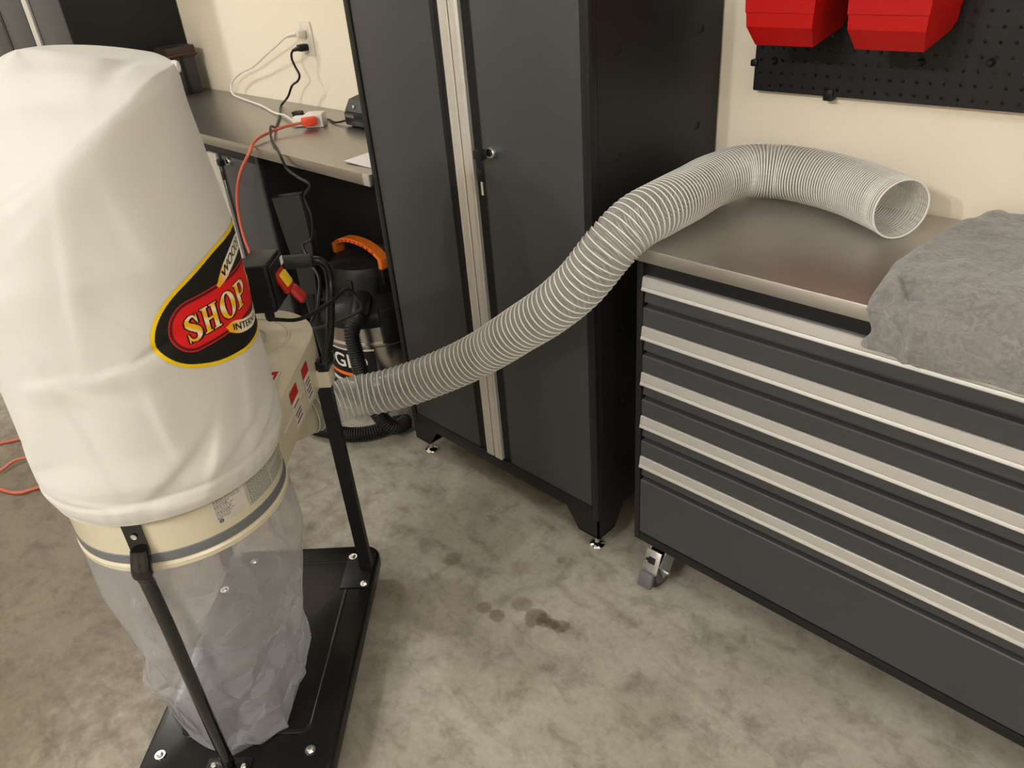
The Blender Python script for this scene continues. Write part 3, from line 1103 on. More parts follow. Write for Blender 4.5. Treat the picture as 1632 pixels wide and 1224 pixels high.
def collector():
    t = thing('dust_collector', 'portable dust collector with white filter bag and cream blower on a black base', 'dust collector', (DC0[0], DC0[1], 0), AZ)
    # base plate, folded edge
    b = MB()
    P0 = round_poly(-0.445, 0.205, -0.198, 0.198, 0.042)
    P1 = round_poly(-0.442, 0.202, -0.195, 0.195, 0.040)
    P2 = round_poly(-0.437, 0.197, -0.190, 0.190, 0.037)
    b.rings([[(x, y, 0.055) for x, y in P2], [(x, y, 0.055) for x, y in P0], [(x, y, 0.083) for x, y in P0], [(x, y, 0.0885) for x, y in P1], [(x, y, 0.090) for x, y in P2]], cap0=False)
    base = b.build('base', M['bgloss'], t, angle=50)
    rb = MB()
    rb.tube([(x, y, 0.0895) for x, y in round_poly(-0.385, 0.10, -0.135, 0.135, 0.02)], 0.005, 8, loop=True, flat=0.35, up=(0, 0, 1))
    rb.build('pressed_rib', M['bgloss'], base)
    cl = MB()
    ring = []
    for (x, y) in ((0.144, -0.161), (0.145, 0.147), (-0.40, 0.131), (-0.303, 0.178), (-0.40, -0.131), (-0.303, -0.178), (0.172, -0.040), (0.176, 0.022)):
        bo = MB()
        bo.lathe([(0.0, 0.0985), (0.004, 0.0985), (0.0065, 0.0955), (0.0065, 0.093)], 6, origin=(x, y, 0), cap=False)
        bo.lathe([(0.0105, 0.0932), (0.0105, 0.0896)], 20, origin=(x, y, 0))
        bo.build('bolt', M['chrome'], base)
    for (x, y) in ((0.135, -0.155), (0.135, 0.155), (-0.375, -0.155), (-0.375, 0.155)):
        c = MB()
        c.box(x - 0.022, x + 0.022, y - 0.022, y + 0.022, 0.060, 0.066, 0.001)
        c.box(x - 0.014, x + 0.014, y - 0.017, y - 0.014, 0.020, 0.062)
        c.box(x - 0.014, x + 0.014, y + 0.014, y + 0.017, 0.020, 0.062)
        co = c.build('caster', M['zinc'], t)
        MB().lathe([(0.008, -0.012), (0.022, -0.012), (0.0245, -0.009), (0.0245, 0.009), (0.022, 0.012), (0.008, 0.012)], 24, 'Y', (x, y, 0.0245)).build('wheel', M['rubber'], co)
    # drum
    d = MB()
    d.lathe([(0.172, 0.626), (0.178, 0.626), (0.1815, 0.629), (0.1815, 0.637), (0.178, 0.641), (0.178, 0.740), (0.172, 0.742), (0.172, 0.626)], 96, cap=False)
    drum = d.build('drum', M['cream'], t)
    MB().lathe([(0.178, 0.6425), (0.1795, 0.6435), (0.1798, 0.650), (0.1795, 0.6605), (0.178, 0.6615)], 96, cap=False).build('band_clamp', M['belt'], drum)
    MB().box(-0.150, -0.128, -0.128, -0.100, 0.645, 0.660, 0.002).build('clamp_latch', M['chrome'], drum)
    nameplate(drum)
    # front leg with flattened top and round knuckle
    a3 = rad(2.5)
    ux, uy = math.cos(a3), math.sin(a3)
    q = MB()
    q.bar([(0.1805 * ux, 0.1805 * uy, 0.738), (0.1815 * ux, 0.1815 * uy, 0.680), (0.183 * ux, 0.183 * uy, 0.668)], 0.030, 0.004, (1, 0, 0))
    pth = crom([(0.184, 0.008, 0.676), (0.191, 0.008, 0.660), (0.198, 0.008, 0.648), (0.1985, 0.008, 0.632), (0.194, 0.006, 0.610), (0.188, 0.003, 0.50), (0.181, -0.003, 0.30), (0.173, -0.008, 0.10)], 5)
    n = len(pth)
    q.tube(pth, [0.0155 if i < 3 else (0.0165 if i < 14 else 0.0125) for i in range(n)], 14, flat=0.8, up=(1, 0, 0))
    q.box(0.155, 0.192, -0.055, 0.036, 0.090, 0.0935, 0.001)
    leg = q.build('front_leg', M['leggloss'], t)
    MB().lathe([(0.0, 0.0), (0.003, 0.0), (0.005, 0.001)], 14, 'X', (0.1845, 0.0085, 0.705), cap=False).build('screw', M['chrome'], leg)
    # rear posts
    for s in (1, -1):
        p = MB()
        y0, y1 = sorted((s * 0.158, s * 0.190))
        p.bar([(-0.36, s * 0.1745, 0.09), (-0.36, s * 0.1745, 0.70)], 0.030, 0.020, (1, 0, 0))
        p.box(-0.412, -0.290, min(s * 0.118, s * 0.190), max(s * 0.118, s * 0.190), 0.0902, 0.0930, 0.001)
        po = p.build('rear_post', M['black'], t)
        br = MB()
        br.box(-0.392, -0.344, min(s * 0.150, s * 0.194), max(s * 0.150, s * 0.194), 0.640, 0.681, 0.002)
        br.build('post_bracket', M['cream'], po)
    # blower housing (snail, flat)
    hp = []
    for k in range(0, 33):
        a = rad(90 + 180 * k / 32)
        hp.append((-0.36 + 0.170 * math.cos(a), 0.168 * math.sin(a)))
    hp += [(-0.16, -0.12), (-0.155, 0.0), (-0.14, 0.10), (-0.075, 0.158), (-0.06, 0.168)]
    h = MB()
    def scaled(k, z):
        return [(-0.36 + (x + 0.36) * k, y * k, z) for x, y in hp]
    h.rings([scaled(0.97, 0.637), scaled(0.995, 0.640), scaled(1.0, 0.645), scaled(1.0, 0.746), scaled(0.995, 0.751), scaled(0.975, 0.753)])
    hs = h.build('blower_housing', M['cream'], t, angle=40)
    for rr in (0.072, 0.118):
        bd = MB()
        bd.tube([(-0.36 + rr * math.cos(2 * PI * k / 48), rr * math.sin(2 * PI * k / 48), 0.7532) for k in range(48)], 0.004, 8, loop=True, flat=0.6, up=(0, 0, 1))
        bd.build('pressed_ring', M['cream'], hs)
    # outlet seam line
    MB().box(-0.24, -0.10, 0.166, 0.1695, 0.690, 0.6935, 0.001).build('seam_flange', M['cream'], hs)
    # inlet elbow below
    el = crom([(-0.36, 0.0, 0.64), (-0.375, 0.01, 0.58), (-0.41, 0.03, 0.515), (-0.47, 0.06, 0.487), (-0.52, 0.085, 0.482)], 6)
    MB().tube(el, 0.0500, 28, cap=False).build('inlet_elbow', M['cream'], t)
    # labels on the blower side wall
    W_, R_, K_ = lin(214, 208, 196), lin(176, 30, 30), lin(60, 56, 52)
    def label(u0, u1, v0, v1, surf, kind):
        C = Canvas(u0, u1, v0, v1, 60, 60, W_)
        if kind == 'arrow':
            C.paint((C.V > v0 + 0.25 * (v1 - v0)) & (C.V < v0 + 0.8 * (v1 - v0)), R_)
            mid = (v0 + v1) / 2
            C.paint((np.abs(C.V - mid) < 0.06 * (v1 - v0)) & (C.U > u0 + .2 * (u1 - u0)) & (C.U < u0 + .85 * (u1 - u0)), W_)
        else:
            C.paint(C.V > v0 + 0.70 * (v1 - v0), R_)
            for k in range(5):
                zz = v0 + (0.10 + 0.11 * k) * (v1 - v0)
                C.paint((C.V > zz) & (C.V < zz + 0.045 * (v1 - v0)) & (C.U > u0 + .1 * (u1 - u0)) & (C.U < u0 + (.85 - .1 * (k % 2)) * (u1 - u0)), K_)
        C.mesh('caution_label', surf, M['print'], hs)
    side = lambda u, v: np.stack([u, 0 * u + 0.1690, v], -1)
    label(-0.300, -0.258, 0.655, 0.735, side, 'text')
    label(-0.215, -0.165, 0.655, 0.735, side, 'text')
    top = lambda u, v: np.stack([u, v, 0 * u + 0.7545], -1)
    label(-0.225, -0.155, 0.118, 0.142, top, 'arrow')
    # motor
    mo = MB()
    mo.lathe([(0.060, 0.753), (0.062, 0.757), (0.062, 0.90), (0.066, 0.905), (0.066, 0.945), (0.060, 0.960), (0.030, 0.964), (0.0, 0.964)], 40, origin=(-0.36, -0.012, 0), cap=False)
    for k in range(28):
        a = 2 * PI * k / 28
        m = Matrix.Translation((-0.36, -0.012, 0)) @ Matrix.Rotation(a, 4, 'Z')
        mo.box(0.060, 0.0665, -0.0018, 0.0018, 0.77, 0.89, mtx=m)
    mot = mo.build('motor', M['motor'], t)
    # switch box with flip paddle
    s = MB()
    s.box(-0.378, -0.282, 0.083, 0.142, 0.853, 0.952, 0.006, 3)
    s.box(-0.372, -0.288, 0.142, 0.147, 0.860, 0.946, 0.003)
    s.lathe([(0.0095, 0.855), (0.0095, 0.838), (0.006, 0.832)], 14, origin=(-0.297, 0.120, 0))
    s.box(-0.355, -0.300, 0.045, 0.085, 0.87, 0.92, 0.003)
    so = s.build('switch_box', M['bplastic'], t)
    mt = Matrix.Translation((-0.332, 0.150, 0.908)) @ Matrix.Rotation(rad(24), 4, 'X')
    y_ = MB()
    y_.box(-0.016, 0.016, -0.001, 0.010, -0.020, 0.010, 0.004, mtx=mt)
    y_.build('start_paddle', M['yellow'], so)
    r_ = MB()
    r_.box(-0.023, 0.023, -0.006, 0.005, -0.030, 0.018, 0.004, mtx=mt)
    mt2 = Matrix.Translation((-0.332, 0.166, 0.880)) @ Matrix.Rotation(rad(34), 4, 'X')
    r_.box(-0.017, 0.017, -0.004, 0.008, -0.030, 0.006, 0.006, 3, mtx=mt2)
    r_.build('stop_paddle', M['redpad'], so)
    MB().box(-0.366, -0.352, 0.1465, 0.1480, 0.925, 0.941).build('switch_label', M['paper'], so)
    # push handle with foam grip
    hd = MB()
    half = [(-0.345, 0.186, 0.690), (-0.385, 0.187, 0.700), (-0.430, 0.188, 0.722), (-0.480, 0.189, 0.770), (-0.515, 0.189, 0.815), (-0.519, 0.187, 0.848), (-0.514, 0.175, 0.866), (-0.511, 0.145, 0.869), (-0.511, 0.05, 0.869)]
    full = half + [(x, -y, z) for x, y, z in reversed(half)]
    hd.tube(crom(full, 6), 0.0095, 12)
    ho = hd.build('push_handle', M['bgloss'], t)
    MB().tube([(-0.511, 0.162, 0.869), (-0.511, 0.159, 0.869), (-0.511, -0.159, 0.869), (-0.511, -0.162, 0.869)], [0.013, 0.0155, 0.0155, 0.013], 18).build('foam_grip', M['rubber'], ho)
    for sy in (1, -1):
        MB().box(-0.400, -0.340, sy * 0.186 - 0.012, sy * 0.186 + 0.012, 0.681, 0.700, 0.003).build('handle_clamp', M['bgloss'], ho)
    # bags
    fb = filter_bag(t)
    logo(fb)
    collection_bag(t)
    return t


def collection_bag(root):
    poly = [(-0.12, -0.165), (0.043, -0.182), (0.112, -0.105), (0.163, -0.020), (0.135, 0.045), (0.088, 0.085), (-0.074, 0.088), (-0.16, 0.03), (-0.18, -0.07)]
    NA, NZ = 220, 120
    pc = np.array(poly)
    az = np.linspace(-PI, PI, NA, endpoint=False)
    # radius of the footprint polygon per direction
    fr = np.zeros(NA)
    for i, a in enumerate(az):
        d = np.array([math.cos(a), math.sin(a)])
        best = 0
        for k in range(len(pc)):
            p, q = pc[k], pc[(k + 1) % len(pc)]
            A = np.array([d, p - q]).T
            try:
                s = np.linalg.solve(A, p)
            except np.linalg.LinAlgError:
                continue
            if s[0] > 0 and -1e-9 <= s[1] <= 1 + 1e-9:
                best = max(best, s[0])
        fr[i] = best
    rows = []
    rng = np.random.RandomState(7)
    facets = [(rng.uniform(-PI, PI), rng.uniform(0.12, 0.50), rng.uniform(0, PI), rng.uniform(0.05, 0.13), rng.uniform(0.5, 1.0)) for _ in range(46)]
    for i in range(NZ + 1):
        z = 0.634 + (0.0955 - 0.634) * (i / NZ)
        w = np.clip((0.52 - z) / (0.52 - 0.0955), 0, 1)
        w = w ** 1.15
        top = 0.179 + 0.006 * math.exp(-((z - 0.52) / 0.08) ** 2)
        r = top * (1 - w) + fr * w
        # the bag is pushed in where the front leg stands against it
        r = r - 0.022 * np.exp(-(np.degrees(az) / 15.0) ** 2) * min(1, max(0, (0.61 - z) / 0.10))
        x, y = r * np.cos(az), r * np.sin(az)
        # crumple: piecewise-linear tent folds
        d = np.zeros(NA)
        for (fa, fz, di, L, h) in facets:
            da = (az - fa + PI) % (2 * PI) - PI
            u = da * 0.17 * math.cos(di) + (z - fz) * math.sin(di)
            v = -da * 0.17 * math.sin(di) + (z - fz) * math.cos(di)
            d += h * 0.020 * np.clip(1 - np.abs(u) / L, 0, 1) * np.clip(1 - np.abs(v) / (L * 0.35), 0, 1) * (1 if h > 0.75 else -1)
        amp = np.clip((0.60 - z) / 0.20, 0, 1) * np.clip((z - 0.0955) / 0.03, 0, 1)
        d = d * amp * (1 - 0.9 * np.exp(-(np.degrees(az) / 22.0) ** 2)) + 0.0012 * np.sin(az * 24 + 2 * np.sin(az * 5)) * np.clip((z - 0.50) / 0.1, 0, 1)
        k = 1 + d / np.maximum(r, 0.05)
        rows.append([(float(a), float(b), float(z)) for a, b in zip(x * k, y * k)])
    b = MB()
    b.rings(rows, cap0=False, cap1=True)
    # flat sealed corner flap lying on the base plate
    o = b.build('collection_bag', M['clearbag'], root, angle=30)
    f = MB()
    f.add([(0.160, -0.018, 0.096), (0.105, 0.098, 0.112), (0.062, 0.062, 0.135), (0.10, 0.02, 0.15)], [(0, 1, 2, 3)])
    f.build('sealed_corner', M['clearbag'], o)
    return o


collector()

# ------------------------------------------------------------------ clear ribbed hose
def vent_hose():
    ctl = [dc_world(-0.485, 0.068, 0.487), dc_world(-0.535, 0.12, 0.480), dc_world(-0.562, 0.18, 0.482), (0.296, -0.760, 0.485), (0.363, -0.700, 0.508), (0.461, -0.632, 0.561), (0.543, -0.600, 0.617),
           (0.642, -0.586, 0.695), (0.731, -0.576, 0.766), (0.806, -0.561, 0.841), (0.856, -0.530, 0.918), (0.880, -0.480, 0.958), (0.893, -0.415, 0.970), (0.889, -0.310, 0.970),
           (0.883, -0.215, 0.970), (0.905, -0.130, 0.971), (0.965, -0.085, 0.970), (1.045, -0.080, 0.968), (1.135, -0.103, 0.967), (1.222, -0.148, 0.966), (1.262, -0.176, 0.966)]
    t = thing('vent_hose', 'clear ribbed hose running from the blower past the locker onto the cart', 'hose', (ctl[-1][0], ctl[-1][1], 0.909))
    off = Vector((-ctl[-1][0], -ctl[-1][1], -0.909))
    P = [p + off for p in crom(ctl, 40)]
    n = len(P)
    s = [0.0]
    for i in range(1, n):
        s.append(s[-1] + (P[i] - P[i - 1]).length)
    S = s[-1]
    T = [(P[min(i + 1, n - 1)] - P[max(i - 1, 0)]).normalized() for i in range(n)]
    u = Vector((0, 0, 1))
    Uv, Wv = [], []
    for i in range(n):
        u = (u - T[i] * u.dot(T[i])).normalized()
        Uv.append(u.copy())
        Wv.append(T[i].cross(u))
    A = np.array([list(p) for p in P])
    UA = np.array([list(p) for p in Uv])
    WA = np.array([list(p) for p in Wv])
    TA = np.array([list(p) for p in T])
    s = np.array(s)
    # radius and pitch along the hose
    fr = s / S
    rad_s = np.interp(fr, [0, 0.55, 0.66, 1.0], [0.0530, 0.0535, 0.0555, 0.0560])
    pitch = np.interp(fr, [0, 0.08, 0.45, 0.50, 0.55, 0.62, 0.80, 0.93, 1.0], [0.015, 0.0165, 0.0165, 0.0145, 0.0110, 0.0100, 0.0090, 0.0065, 0.006])

    def at(arr, q):
        return np.stack([np.interp(q, s, arr[:, k]) for k in range(3)], -1)
    # thin wall, bellied in between the ribs
    qq = [0.0]
    while qq[-1] < S - 0.03:
        qq.append(qq[-1] + np.interp(qq[-1], s, pitch) / 6)
    qs = np.array(qq + [S - 0.02, S - 0.01, S])
    seg = 40
    turns_fine = np.cumsum(np.concatenate([[0], np.diff(qs) / np.interp(qs[1:], s, pitch)]))
    rings = []
    for i, q in enumerate(qs):
        c, uu, ww, rr = at(A, [q])[0], at(UA, [q])[0], at(WA, [q])[0], np.interp(q, s, rad_s) - 0.0012
        ph = 2 * PI * np.arange(seg) / seg
        bel = np.interp(np.interp(q, s, pitch), [0.009, 0.016], [0.0022, 0.0008]) * np.cos(2 * PI * (turns_fine[i]) - ph) if q < S - 0.03 else 0.0
        r2 = rr + bel
        rings.append((c + np.outer(r2 * np.cos(ph), uu) + np.outer(r2 * np.sin(ph), ww)).tolist())
    w = MB()
    w.rings(rings, cap0=False, cap1=False)
    wall = w.build('hose_wall', M['hosewall'], t, angle=180)
    # helical rib
    q = 0.004
    pts = []
    ang = 0.0
    step = 2 * PI / 30
    while q < S - 0.004:
        pts.append((q, ang))
        p = np.interp(q, s, pitch)
        q += p / 30
        ang += step
    Q = np.array([a for a, _ in pts])
    G = np.array([b for _, b in pts])
    c, uu, ww, tt = at(A, Q), at(UA, Q), at(WA, Q), at(TA, Q)
    rr = np.interp(Q, s, rad_s)[:, None]
    rd = uu * np.cos(G)[:, None] + ww * np.sin(G)[:, None]
    ctr = c + rd * rr
    k = 6
    rw = 0.00135
    rings = np.stack([ctr + rd * (rw * math.cos(2 * PI * j / k)) + tt * (rw * 1.15 * math.sin(2 * PI * j / k)) for j in range(k)], 1)
    h = MB()
    h.rings([r for r in rings.tolist()])
    rib = h.build('spiral_rib', M['hosewire'], t, angle=180)
    # end cuff lip
    l = MB()
    e, ue, we = A[-1], UA[-1], WA[-1]
    l.tube([(e + 0.0555 * (ue * math.cos(a) + we * math.sin(a))).tolist() for a in np.linspace(0, 2 * PI, 49)[:-1]], 0.0020, 8, loop=True)
    l.build('cuff_lip', M['hosewire'], t)
    # worm-drive clamp on the inlet
    return t


vent_hose()


# ------------------------------------------------------------------ pegboard and bins
def pegboard(x0, label):
    NX, NZ = 16, 26
    p = 0.0250
    W, H = NX * p, NZ * p
    z0 = 1.120
    t = thing('pegboard_panel', label, 'pegboard', (x0, -0.002, z0))
    y0, y1 = -0.020, -0.0185
    b = MB()
    hr = 0.0034
    vs, fs = [], []
    ring = [(hr * math.cos(2 * PI * k / 8 + PI / 8), hr * math.sin(2 * PI * k / 8 + PI / 8)) for k in range(8)]
    h = p / 2
    outer = [(h, h * 0.41), (h * 0.41, h), (-h * 0.41, h), (-h, h * 0.41), (-h, -h * 0.41), (-h * 0.41, -h), (h * 0.41, -h), (h, -h * 0.41)]
    for i in range(NX):
        for j in range(NZ):
            cx, cz = (i + 0.5) * p, (j + 0.5) * p
            o = len(vs)
            for a, c in ring:
                vs.append((cx + a, y0, cz + c))
            for a, c in ((h, 0), (h, h), (0, h), (-h, h), (-h, 0), (-h, -h), (0, -h), (h, -h)):
                vs.append((cx + a, y0, cz + c))
            for a, c in ring:
                vs.append((cx + a, y1, cz + c))
            for k in range(8):
                kk = (k + 1) % 8
                fs.append((o + k, o + 8 + k, o + 8 + kk))
                fs.append((o + k, o + 8 + kk, o + kk))
                fs.append((o + k, o + kk, o + 16 + kk, o + 16 + k))
    b.add(vs, fs)
    # folded flanges
    b.box(0, W, y0, 0.0, -0.0012, 0.0)
    b.box(0, W, y0, 0.0, H, H + 0.0012)
    b.box(-0.0012, 0.0, y0, 0.0, 0, H)
    b.box(W, W + 0.0012, y0, 0.0, 0, H)
    sheet = b.build('perforated_sheet', M['black'], t, smooth=False)
    c = MB()
    c.box(W * 0.40, W * 0.40 + 0.020, y0 - 0.004, -0.002, -0.010, 0.012, 0.002)
    c.build('mount_clip', M['bplastic'], t)
    if x0 < 1.0:
        c = MB().box(-0.010, 0.006, y0 - 0.006, -0.004, 0.048, 0.062, 0.003).build('mount_clip', M['bplastic'], t)
    for fx, fz in (((0.045, 0.062), (0.340, 0.074)) if x0 < 1.0 else ((0.055, 0.080), (0.35, 0.08))):
        s = MB().lathe([(0.0, -0.012), (0.004, -0.012), (0.007, -0.006), (0.007, 0.0)], 12, 'Y', (fx, y0, fz), cap=False).build('screw', M['bplastic'], t)
    return t


pegboard(0.858, 'black metal pegboard panel behind the two red bins')
pegboard(1.2605, 'black metal pegboard panel right of the red bins, running out of the frame')


def bin_(xc, label):
    t = thing('storage_bin', label, 'bin', (xc, -0.026, 1.232), 0, 'red hanging storage bins')
    w0, w1 = 0.0615, 0.0675
    b = MB()
    # outer shell sections bottom -> top as (z, y_front, y_back, half width)
    secs = [(0.000, -0.122, -0.004, w0 - 0.002), (0.036, -0.150, -0.003, w1 - 0.001), (0.060, -0.152, -0.002, w1), (0.0615, -0.1535, -0.002, w1 + 0.0015), (0.085, -0.1545, -0.001, w1 + 0.002), (0.135, -0.160, 0.0, w1 + 0.004)]

    def ring(z, yf, yb, hw, lift=0.0):
        return [(-hw, yb, z + lift), (-hw, yf, z), (hw, yf, z), (hw, yb, z + lift)]
    th = 0.0025
    outer = [ring(z, a, c, hw, 0.020 if i == 0 else 0.0) for i, (z, a, c, hw) in enumerate(secs)]
    inner = [ring(z + (th if i == 0 else 0), a + th, c - th, hw - th, 0.020 if i == 0 else 0.0) for i, (z, a, c, hw) in enumerate(secs)]
    b.rings(outer + inner[::-1], cap0=True, cap1=True)
    o = b.build('tray', M['red'], t, angle=20)
    r = MB()
    zt = 0.135
    hw, yf = w1 + 0.004, -0.160
    r.tube([(-hw, 0.0, zt), (-hw, yf, zt), (hw, yf, zt), (hw, 0.0, zt)], 0.0035, 8)
    r.build('rim', M['red'], t)
    MB().box(-w0, w0, -0.003, 0.0015, 0.06, 0.215, 0.001).build('back_plate', M['red'], t)
    MB().box(-0.05, 0.05, -0.004, 0.003, 0.20, 0.225, 0.001).build('hanging_lip', M['red'], t)
    return t


bin_(0.982, 'red plastic storage bin hung at the left edge of the pegboard')
bin_(1.181, 'red plastic storage bin hung beside the pegboard seam, right of the other')


# ------------------------------------------------------------------ grey fleece
def fleece():
    t = thing('fleece_blanket', 'folded grey fleece draped over the right of the cart', 'blanket', (1.36, -0.25, 0.909))
    ox, oy, oz = 1.36, -0.25, 0.909
    # profile along the depth: from the back edge over the top and down the front
    prof = [(-0.030, 0.002), (-0.020, 0.020), (-0.030, 0.034), (-0.055, 0.041), (-0.12, 0.043), (-0.25, 0.044), (-0.38, 0.043), (-0.440, 0.039), (-0.475, 0.029), (-0.497, 0.010), (-0.506, -0.018), (-0.508, -0.045), (-0.507, -0.062)]
    pr = crom([(y, z, 0) for y, z in prof], 14)
    nv = len(pr)
    nu = 130
    rows = []
    for v in range(nv):
        y, z = pr[v].x, pr[v].y
        f = v / (nv - 1)
        xl = float(np.interp(y, [-0.508, -0.47, -0.345, -0.20, -0.03], [1.347, 1.336, 1.318, 1.330, 1.356]))
        if z < 0:
            xl = 1.347 + 0.006 * math.sin(f * 30)
        row = []
        for k in range(nu):
            e = k / (nu - 1)
            x = xl + (1.80 - xl) * e ** 1.25
            d = x - xl
            rnd = math.sqrt(max(0.0, 1 - (1 - min(1, d / 0.035)) ** 2))
            q = Vector((x * 1.0, y, z))
            n1 = noise.noise(q * 9.0)
            n2 = noise.noise(q * 28.0 + Vector((3, 1, 7)))
            n3 = noise.noise(q * 75.0)
            wob = 0.006 * n1 + 0.0040 * n2 + 0.0018 * n3
            # long soft folds running along the cart
            wob += 0.005 * math.sin(y * 38 + x * 9 + 1.2) * math.exp(-((y + 0.12) / 0.10) ** 2)
            # crease at the front corner
            wob -= 0.016 * math.exp(-((x - (1.392 + (y + 0.46) * -0.6)) / 0.010) ** 2) * (1 / (1 + math.exp((y + 0.42) / 0.012)))
            if z >= 0.0285 and y > -0.476:
                zz = max(0.0015, z * rnd + wob * rnd)
                row.append((x - ox, y - oy, zz))
            elif y > -0.03 or (z < 0.0285 and y > -0.40):
                row.append((x - ox, y - oy + wob * 0.6, max(0.0015, z * (0.25 + 0.75 * rnd))))
            else:
                lo = z
                hem = 0.0
                if v > nv - 18:
                    hem = -0.010 * noise.noise(Vector((x * 14, 0, 3))) * (v - nv + 18) / 18
                yy = y * 1.0
                out = (-0.483 - y)
                back = -0.4795
                yy = back + (y - back) * rnd + wob * 0.9 * rnd
                yy = min(yy, -0.4790) if lo < 0.001 else y + wob * 0.6
                row.append((x - ox, yy - oy, (lo + hem) if lo < 0 else max(0.0015, lo * rnd)))
        rows.append(row)
    b = MB()
    b.rings(rows, closed=False)
    o = b.build('cloth', M['towel'], t, angle=180)
    return t


fleece()


# ------------------------------------------------------------------ shop vacuum under the bench
def vacuum():
    CX, CY = -0.40, -0.285
    t = thing('shop_vacuum', 'black and steel wet-dry vacuum with orange handle under the bench', 'vacuum', (CX, CY, 0))
    b = MB()
    b.lathe([(0.0, 0.05), (0.185, 0.05), (0.192, 0.06), (0.190, 0.095), (0.182, 0.10), (0.0, 0.10)], 48, cap=False)
    base = b.build('base', M['bplastic'], t)
    for k in range(4):
        a = rad(45 + 90 * k)
        x, y = 0.185 * math.cos(a), 0.185 * math.sin(a)
        c = MB().box(x - 0.02, x + 0.02, y - 0.02, y + 0.02, 0.045, 0.085, 0.005).build('caster', M['bplastic'], t)
        MB().lathe([(0.01, -0.010), (0.024, -0.009), (0.026, -0.006), (0.026, 0.006), (0.024, 0.009), (0.01, 0.010)], 20, 'X', (x, y, 0.026)).build('wheel', M['rubber'], c)
    d = MB()
    d.lathe([(0.178, 0.095), (0.183, 0.105), (0.183, 0.272), (0.190, 0.279), (0.190, 0.287), (0.183, 0.294), (0.183, 0.36), (0.178, 0.365)], 64, cap=False)
    tank = d.build('tank', M['tank'], t)
    l = MB()
    l.lathe([(0.196, 0.352), (0.200, 0.360), (0.198, 0.385), (0.185, 0.405), (0.150, 0.425), (0.135, 0.440), (0.130, 0.505), (0.118, 0.530), (0.085, 0.545), (0.0, 0.55)], 56, cap=False)
    for k in range(10):
        a = 2 * PI * k / 10 + 0.2
        m = Matrix.Rotation(a, 4, 'Z')
        l.box(0.118, 0.137, -0.010, 0.010, 0.445, 0.50, 0.003, mtx=m)
    lid = l.build('lid', M['bplastic'], t)
    for k in (0, 1):
        m = Matrix.Rotation(rad(-20 + 180 * k), 4, 'Z')
        MB().box(0.188, 0.222, -0.032, 0.032, 0.30, 0.42, 0.006, mtx=m).build('lid_latch', M['bplastic'], lid)
    # carry handle: arched orange strip with grip ridges
    path = []
    for k in range(25):
        a = k / 24 * 2 - 1
        path.append((a * 0.138, -0.012 + 0.0 * a, 0.592 - 0.040 * abs(a) ** 2.6))
    h = MB().bar(path, 0.034, 0.014, (0, 0, 1))
    for s in (-1, 1):
        h.box(min(s * 0.122, s * 0.142), max(s * 0.122, s * 0.142), -0.032, 0.008, 0.525, 0.562, 0.004)
    ho = h.build('carry_handle', M['orange'], t)
    g = MB()
    for k in range(9):
        a = (k - 4) * 0.024
        g.box(a - 0.006, a + 0.006, -0.0305, -0.0275, 0.586 - 0.040 * (abs(a) / 0.138) ** 2.6, 0.594 - 0.040 * (abs(a) / 0.138) ** 2.6, 0.0008)
    g.build('grip_ridges', M['redpad'], ho)
    for s in (-1, 1):
        MB().box(min(s * 0.110, s * 0.140), max(s * 0.110, s * 0.140), -0.030, 0.006, 0.47, 0.528, 0.004).build('handle_post', M['bplastic'], lid)
    # wrap label with the maker's word
    C = Canvas(-146, -40, 0.125, 0.268, 360, 150, lin(24, 23, 22))
    T = [[(-134 + x * 84, 0.192 + y * 0.052) for x, y in tr] for tr in text_tris('RIDGID')]
    m = C.tris(T)
    for _ in range(2):
        m = m | np.roll(m, 1, 1) | np.roll(m, 1, 0)
    C.paint(m, lin(232, 230, 226))
    C.paint((C.V > 0.158) & (C.V < 0.172) & (C.U > -134) & (C.U < -50), lin(232, 110, 24))
    C.paint((C.V < 0.139) | (C.V > 0.262), lin(205, 200, 192))
    C.mesh('tank_label', lambda u, v: np.stack([0.1845 * np.cos(np.radians(u)), 0.1845 * np.sin(np.radians(u)), v], -1), M['print'], tank)
    # inlet port and hose
    a = rad(-46)
    px, py = 0.19 * math.cos(a), 0.19 * math.sin(a)
    pt = MB().tube([(px * 0.55, py * 0.55, 0.435), (px * 0.9, py * 0.9, 0.425), (px * 1.18, py * 1.18, 0.405)], [0.034, 0.034, 0.032], 20)
    pt.build('inlet_port', M['bplastic'], lid)
    hp = crom([(px * 1.12, py * 1.12, 0.408), (0.172, -0.205, 0.385), (0.196, -0.222, 0.325), (0.222, -0.228, 0.22), (0.256, -0.222, 0.11), (0.284, -0.190, 0.050), (0.272, -0.130, 0.032), (0.250, -0.150, 0.030),
               (0.246, -0.182, 0.030), (0.225, -0.246, 0.030), (0.174, -0.301, 0.030), (0.090, -0.334, 0.030), (0.010, -0.358, 0.030), (-0.08, -0.36, 0.030)], 60)
    ln = np.cumsum([0] + [(hp[i] - hp[i - 1]).length for i in range(1, len(hp))])
    h = MB().tube(hp, [0.0245 + 0.0022 * math.sin(s * 2 * PI / 0.008) for s in ln], 18)
    h.build('hose', M['bplastic'], t, angle=180)
    # flat floor nozzle parked upright
    ring = []
    Z0 = [(-0.138, -0.150, 0.40, 0.030, 0.018), (-0.152, -0.135, 0.50, 0.034, 0.019), (-0.168, -0.125, 0.58, 0.046, 0.020), (-0.190, -0.118, 0.665, 0.052, 0.020), (-0.212, -0.112, 0.742, 0.054, 0.021)]
    Z = [(x + 0.074, y - 0.04, z + 0.024, a, b_) for x, y, z, a, b_ in Z0]
    rs = []
